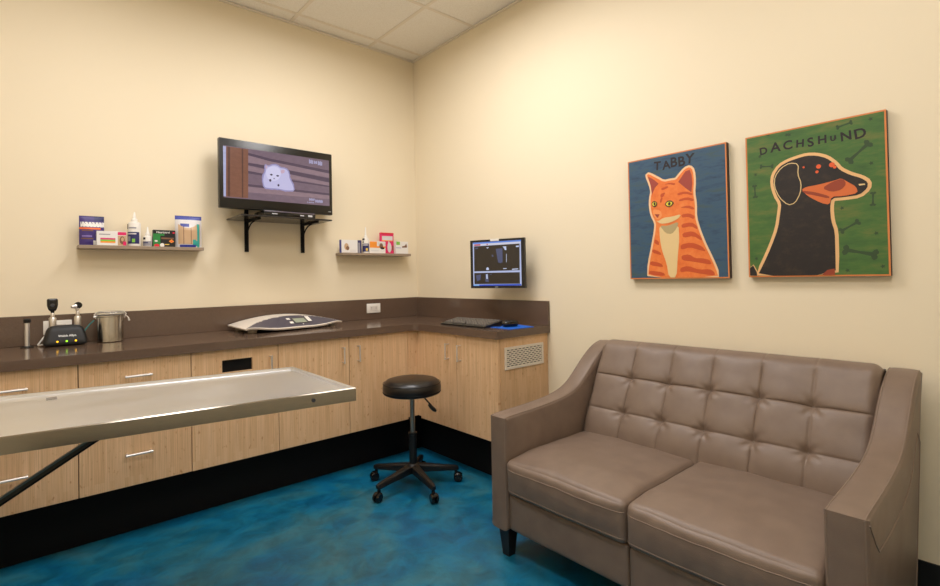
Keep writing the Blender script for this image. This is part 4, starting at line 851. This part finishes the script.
# --- charger
t = thing('instrument_charger', 'black desk charger with three small lights, holding two handheld scopes', 'charger', (-2.345, -.15, ZC))
cxm, cym = -2.342, -.150
def chg(p, u):
    q = Vector(p); k = (u.z+1)/2; q.x *= 1-.26*k**1.4; q.y = q.y*(1-.36*k)+.010*k; return q
m = MB(); rbox(m, (cxm, cym, ZC+.0535), (.0935, .060, .052), .026, (24, 18, 14), chg); cb_ = m.build('charger_body', mat('black_textured_plastic', (11, 10, 12), .5), t, smooth=70)
def chf(u, z):   # point on the sloped front
    k = (z-ZC-.0015)/.104; y = cym-.060*(1-.36*k)+.010*k; return Vector((cxm+u, y, z))
for u, c, n in ((-.034, (250, 190, 30), 'amber'), (.003, (150, 230, 40), 'green'), (.040, (250, 190, 30), 'amber')):
    m = MB(); p = chf(u, ZC+.026); m.lathe([(0, -.0032), (.0035, -.0022), (.0046, 0), (.0046, .004)], (p.x, p.y-.0006, p.z), axis='y', seg=14); tag(m.build('indicator_light', mat('led_'+n, c, .3, emit=1.6), cb_), n+' indicator light')
m = MB(); put_text(m, 'Welch Allyn', .0145, .0, .0, lambda a, b_, d: tuple(chf(.006+a, ZC+.0535+b_)+Vector((0, -.0016, 0))), 0, 0, .0003); m.build('printed_name', mat('white_print', (235, 235, 235), .4), cb_, smooth=0)
m = MB(); m.tube([(-2.432, -.13, .925), (-2.448, -.10, .9195), (-2.450, -.06, .920), (-2.43, -.04, .95), (-2.405, -.034, .985)], .004, seg=8); m.build('power_cord', WHITE, t)
RIB = steel('knurled_silver', (208, 202, 194), .35, (60, 60, 400), .25)
# --- the two scopes standing in the charger
t = thing('ophthalmoscope', 'silver-handled scope with large black head, left one in the charger', 'medical scope', (-2.395, -.145, ZC+.092), group='handheld scopes in the charger')
x, y, z = -2.393, -.145, ZC+.092
m = MB(); m.lathe([(0, z-.002), (.0145, z-.002), (.0155, z+.004), (.0155, z+.052), (.013, z+.056), (.0085, z+.060), (.0085, z+.076), (.006, z+.080), (0, z+.080)], (x, y, 0), seg=24); m.build('handle', RIB, t, smooth=35)
m = MB(); rbox(m, (x, y, z+.121), (.0225, .014, .033), .009, (12, 10, 14), lambda p, u: Vector((p.x*(1-.42*max(0, -u.z)**1.5), p.y, p.z))); m.tube([(x, y, z+.080), (x, y, z+.096)], [.007, .010], seg=14); m.tube([(x, y-.0135, z+.120), (x, y-.0165, z+.120)], .009, 1, seg=16)
m.build('head', [GLOSSB, DGREY], t, smooth=60)
t = thing('otoscope', 'silver-handled scope with small round tilted head, right one in the charger', 'medical scope', (-2.285, -.145, ZC+.092), group='handheld scopes in the charger')
x, y = -2.291, -.145
m = MB(); m.lathe([(0, z-.002), (.0145, z-.002), (.0155, z+.004), (.0155, z+.052), (.013, z+.056), (.0085, z+.060), (.0085, z+.078), (.006, z+.083), (0, z+.083)], (x, y, 0), seg=24); m.build('handle', RIB, t, smooth=35)
m = MB(); m.tube([(x, y, z+.080), (x-.002, y, z+.100)], [.006, .009], seg=14)
m.tube([(x+.004, y+.010, z+.114), (x+.002, y-.004, z+.114)], [.0175, .0175], 1, seg=24); m.tube([(x+.002, y-.0042, z+.114), (x+.0015, y-.006, z+.114)], [.012, .011], 1, seg=24); m.tube([(x-.006, y-.002, z+.110), (x-.018, y-.006, z+.108), (x-.026, y-.010, z+.106)], [.0125, .010, .006], seg=18)
m.build('head', [CHROME, GLOSSB], t, smooth=50)
m = MB(); m.tube([(-2.262, -.085, ZC+.060), (-2.235, -.075, ZC+.097), (-2.215, -.070, ZC+.118)], [.0035, .0035, .003], seg=8); m.tube([(-2.262, -.085, ZC+.060), (-2.268, -.087, ZC+.0008)], .0035, seg=8)
tag(m.build('probe', mat('teal_plastic', (30, 130, 130), .4), at=(-2.24, -.08, ZC)), 'thin teal stick poking up behind the right side of the charger', 'probe')
# --- holder at far left
t = thing('instrument_holder', 'slim upright silver tube with black cap and black base, left of the charger', 'instrument', (-2.492, -.105, ZC))
c = (-2.492, -.105, 0)
m = MB(); m.lathe([(.0, ZC+.0004), (.026, ZC+.0004), (.026, ZC+.004), (.015, ZC+.008), (0, ZC+.008)], c, seg=28); m.build('base', BLACK, t)
m = MB(); m.lathe([(.0105, ZC+.008), (.0105, ZC+.125)], c, seg=24); m.build('tube', CHROME, t)
m = MB(); m.lathe([(0, ZC+.1255), (.0135, ZC+.1255), (.0145, ZC+.128), (.0145, ZC+.143), (.012, ZC+.146), (0, ZC+.146)], c, seg=24); m.build('cap', BLACK, t)
# --- steel canister
t = thing('steel_canister', 'brushed steel canister with clear lid and wire clamp beside the charger', 'canister', (-2.148, -.135, ZC))
c = (-2.148, -.135, 0)
m = MB(); m.lathe([(0, ZC+.0005), (.055, ZC+.0005), (.060, ZC+.004), (.060, ZC+.136), (.0625, ZC+.139), (.0625, ZC+.144), (.057, ZC+.145), (.057, ZC+.012), (0, ZC+.012)], c, seg=48); m.build('canister_body', CSTEEL, t, smooth=35)
m = MB(); m.lathe([(0, ZC+.1455), (.064, ZC+.1455), (.067, ZC+.150), (.067, ZC+.158), (.062, ZC+.164), (.045, ZC+.168), (0, ZC+.169)], c, seg=48); tag(m.build('lid', GLASS, t, smooth=40), 'clear domed lid')
for sgn in (-1, 1):
    bx_ = c[0]+sgn*.064; m = MB()
    m.tube([(bx_, c[1]-.012, ZC+.128), (bx_+sgn*.008, c[1]-.012, ZC+.150), (bx_-sgn*.003, c[1]-.012, ZC+.163), (bx_-sgn*.003, c[1]+.012, ZC+.163), (bx_+sgn*.008, c[1]+.012, ZC+.150), (bx_, c[1]+.012, ZC+.128)], .0018, seg=6)
    if sgn > 0: m.tube([(c[0]+.064, c[1]-.012, ZC+.145), (c[0]+.080, c[1]-.012, ZC+.128), (c[0]+.084, c[1]-.012, ZC+.110)], [.002, .0035, .0055], seg=8)
    else: m.tube([(c[0]-.063, c[1]-.012, ZC+.142), (c[0]-.075, c[1]-.012, ZC+.138)], .005, seg=8)
    m.build('wire_clamp', CHROME, t)

# ================================================================ WALL ART
NAVYB = painted('painted_blue', (34, 58, 84), (50, 82, 108), (62, 82, 82), (1, 3, 14)); GREENB = painted('painted_green', (54, 90, 42), (68, 106, 45), (106, 112, 52), (1, 2.2, 9))
ORG1 = painted('painted_orange', (222, 104, 40), (232, 122, 52), (236, 136, 66), (1, 8, 8)); DKP = painted('painted_dark', (25, 19, 18), (30, 22, 20), (52, 38, 28), (1, 8, 12))
def a_(n, c): return mat('paint_'+n, c, .6)
EDGE = mat('canvas_edge', (58, 38, 28), .6)
def canvas(y0, y1, z0, z1, base, lab, draw, mats_):
    t = None; m = MB(); m.box((-.0295, y1, z0), (-.0008, y0, z1), 1)
    W_, H_ = y0-y1, z1-z0; f = lambda u, v, d: (-.0295-d, y0-u, z0+v)
    flat(m, rect(0, 0, W_, H_), f, .0003, 2); flat(m, rect(.006, .006, W_-.006, H_-.006), f, .0006, 0)
    draw(m, f, W_, H_)
    o = m.build('wall_art', [base, EDGE, a_('border', (214, 128, 66))]+mats_, smooth=0, at=(-.015, (y0+y1)/2, z0)); tag(o, lab, 'wall art', 'animal pictures above the sofa')
def bound(P_, W_, H_, e=.006): return [(min(max(a, e), W_-e), min(max(b_, e), H_-e)) for a, b_ in P_]
def draw_cat(m, f, W_, H_):
    D = CAT; k = .0004; Bp = smoothpoly(D['body'], 1)
    flat(m, bound(grow(Bp, .010), W_, H_), f, .0006+k, 4); flat(m, bound(Bp, W_, H_), f, .0006+2*k, 3)
    for P_ in D['stripes']: flat(m, smoothpoly(P_, 1), f, .0006+3*k, 5)
    flat(m, smoothpoly(D['cheek'], 1), f, .0006+3*k, 10)
    flat(m, bound(smoothpoly(D['chest'], 1), W_, H_), f, .0006+4*k, 6); flat(m, smoothpoly(D['shade'], 1), f, .0006+5*k, 7); flat(m, smoothpoly(D['muzzle'], 1), f, .0006+6*k, 6)
    flat(m, D['earl'], f, .0006+4*k, 8); flat(m, D['earr'], f, .0006+4*k, 8); flat(m, D['nose'], f, .0006+7*k, 8)
    for e_, i_, p_ in (('eyer', 'irisr', 'pupr'), ('eyel', 'irisl', 'pupl')): flat(m, smoothpoly(D[e_], 1), f, .0006+7*k, 9); flat(m, smoothpoly(D[i_], 1), f, .0006+8*k, 11); flat(m, smoothpoly(D[p_], 1), f, .0006+9*k, 9)
    for i, (ch, u, v, h) in enumerate(D['letters']): put_text(m, ch, h*1.35, u, v, f, .0006+2*k, 9, .0016, rot=(-.06, .05, 0, .04, -.08)[i])
canvas(-2.0408, -2.5545, 1.2035, 1.840, NAVYB, 'painting of an orange tabby cat on blue, lettered TABBY', draw_cat,
       [ORG1, a_('cream_halo', (236, 196, 150)), a_('rust', (196, 78, 32)), a_('cream', (226, 196, 140)), a_('olive_cream', (178, 158, 112)), a_('rose', (160, 66, 52)), a_('ink', (28, 17, 22)), a_('light_orange', (240, 150, 84)), a_('yellow', (222, 206, 62))])
def bone(u, v, rot, s_):
    P_ = []; 
    for a, b_ in ((-.5, .05), (-.5, .12), (-.43, .2), (-.36, .16), (-.32, .07), (0, .045), (.32, .07), (.36, .16), (.43, .2), (.5, .12), (.5, .05), (.46, 0), (.5, -.05), (.5, -.12), (.43, -.2), (.36, -.16), (.32, -.07), (0, -.045), (-.32, -.07), (-.36, -.16), (-.43, -.2), (-.5, -.12), (-.5, -.05), (-.46, 0)):
        r = math.radians(rot); a *= s_; b_ *= s_*.95; P_.append((u+a*math.cos(r)-b_*math.sin(r), v+a*math.sin(r)+b_*math.cos(r)))
    return P_
def draw_dog(m, f, W_, H_):
    D = DOG; k = .0004; Bp = smoothpoly(D['body'], 1)
    for u, v, r, s_ in D['bones']: flat(m, bound(bone(u, v, r, s_), W_, H_), f, .0006+k, 4)
    for u, v in D['paws']: flat(m, bound([(u+.009*(1 if i % 2 else .45)*math.cos(i*math.pi/5), v+.009*(1 if i % 2 else .45)*math.sin(i*math.pi/5)) for i in range(10)], W_, H_), f, .0006+k, 4)
    flat(m, bound(grow(Bp, .0125), W_, H_), f, .0006+2*k, 5); flat(m, bound(Bp, W_, H_), f, .0006+4*k, 3)
    flat(m, smoothpoly(D['muzzle'], 1), f, .0006+5*k, 6); flat(m, smoothpoly(D['muz2'], 1), f, .0006+6*k, 7); flat(m, smoothpoly(D['muz3'], 1), f, .0006+6*k, 7)
    E_ = smoothpoly(D['ear'], 1); flat(m, grow(E_, .0035), f, .0006+6*k, 8); flat(m, E_, f, .0006+7*k, 3)
    for i, (u, v) in enumerate(D['dots']): r = (.009, .010, .006, .006, .004)[i]; flat(m, ell(u, v, r, r, 12), f, .0006+6*k, 9)
    u, v = D['dots'][2]; flat(m, ell(u-.002, v-.012, .007, .005, 12), f, .0006+7*k, 10)
    flat(m, smoothpoly(D['nose'], 1), f, .0006+6*k, 10); flat(m, D['nh'], f, .0006+7*k, 8); flat(m, bound(D['chest'], W_, H_), f, .0006+5*k, 7); flat(m, bound(grow(D['corner'], .004), W_, H_), f, .0006+5*k, 5); flat(m, bound(D['corner'], W_, H_), f, .0006+6*k, 3)
    for i, (ch, u, v, h) in enumerate(D['letters']): put_text(m, ch, h*1.10, u, v, f, .0006+2*k, 10, .0012, rot=(.08, 0, .05, -.05, .1, 0, 0, .06, .12)[i])
canvas(-2.6382, -3.138, 1.2065, 1.840, GREENB, 'painting of a black and tan dog on green, lettered DACHSHUND', draw_dog,
       [DKP, a_('dark_green', (48, 72, 40)), a_('pale_halo', (232, 184, 126)), a_('tan', (214, 108, 52)), a_('chestnut', (150, 62, 34)), a_('cream', (226, 196, 140)), a_('orange_dot', (226, 92, 44)), a_('ink', (28, 17, 22))])
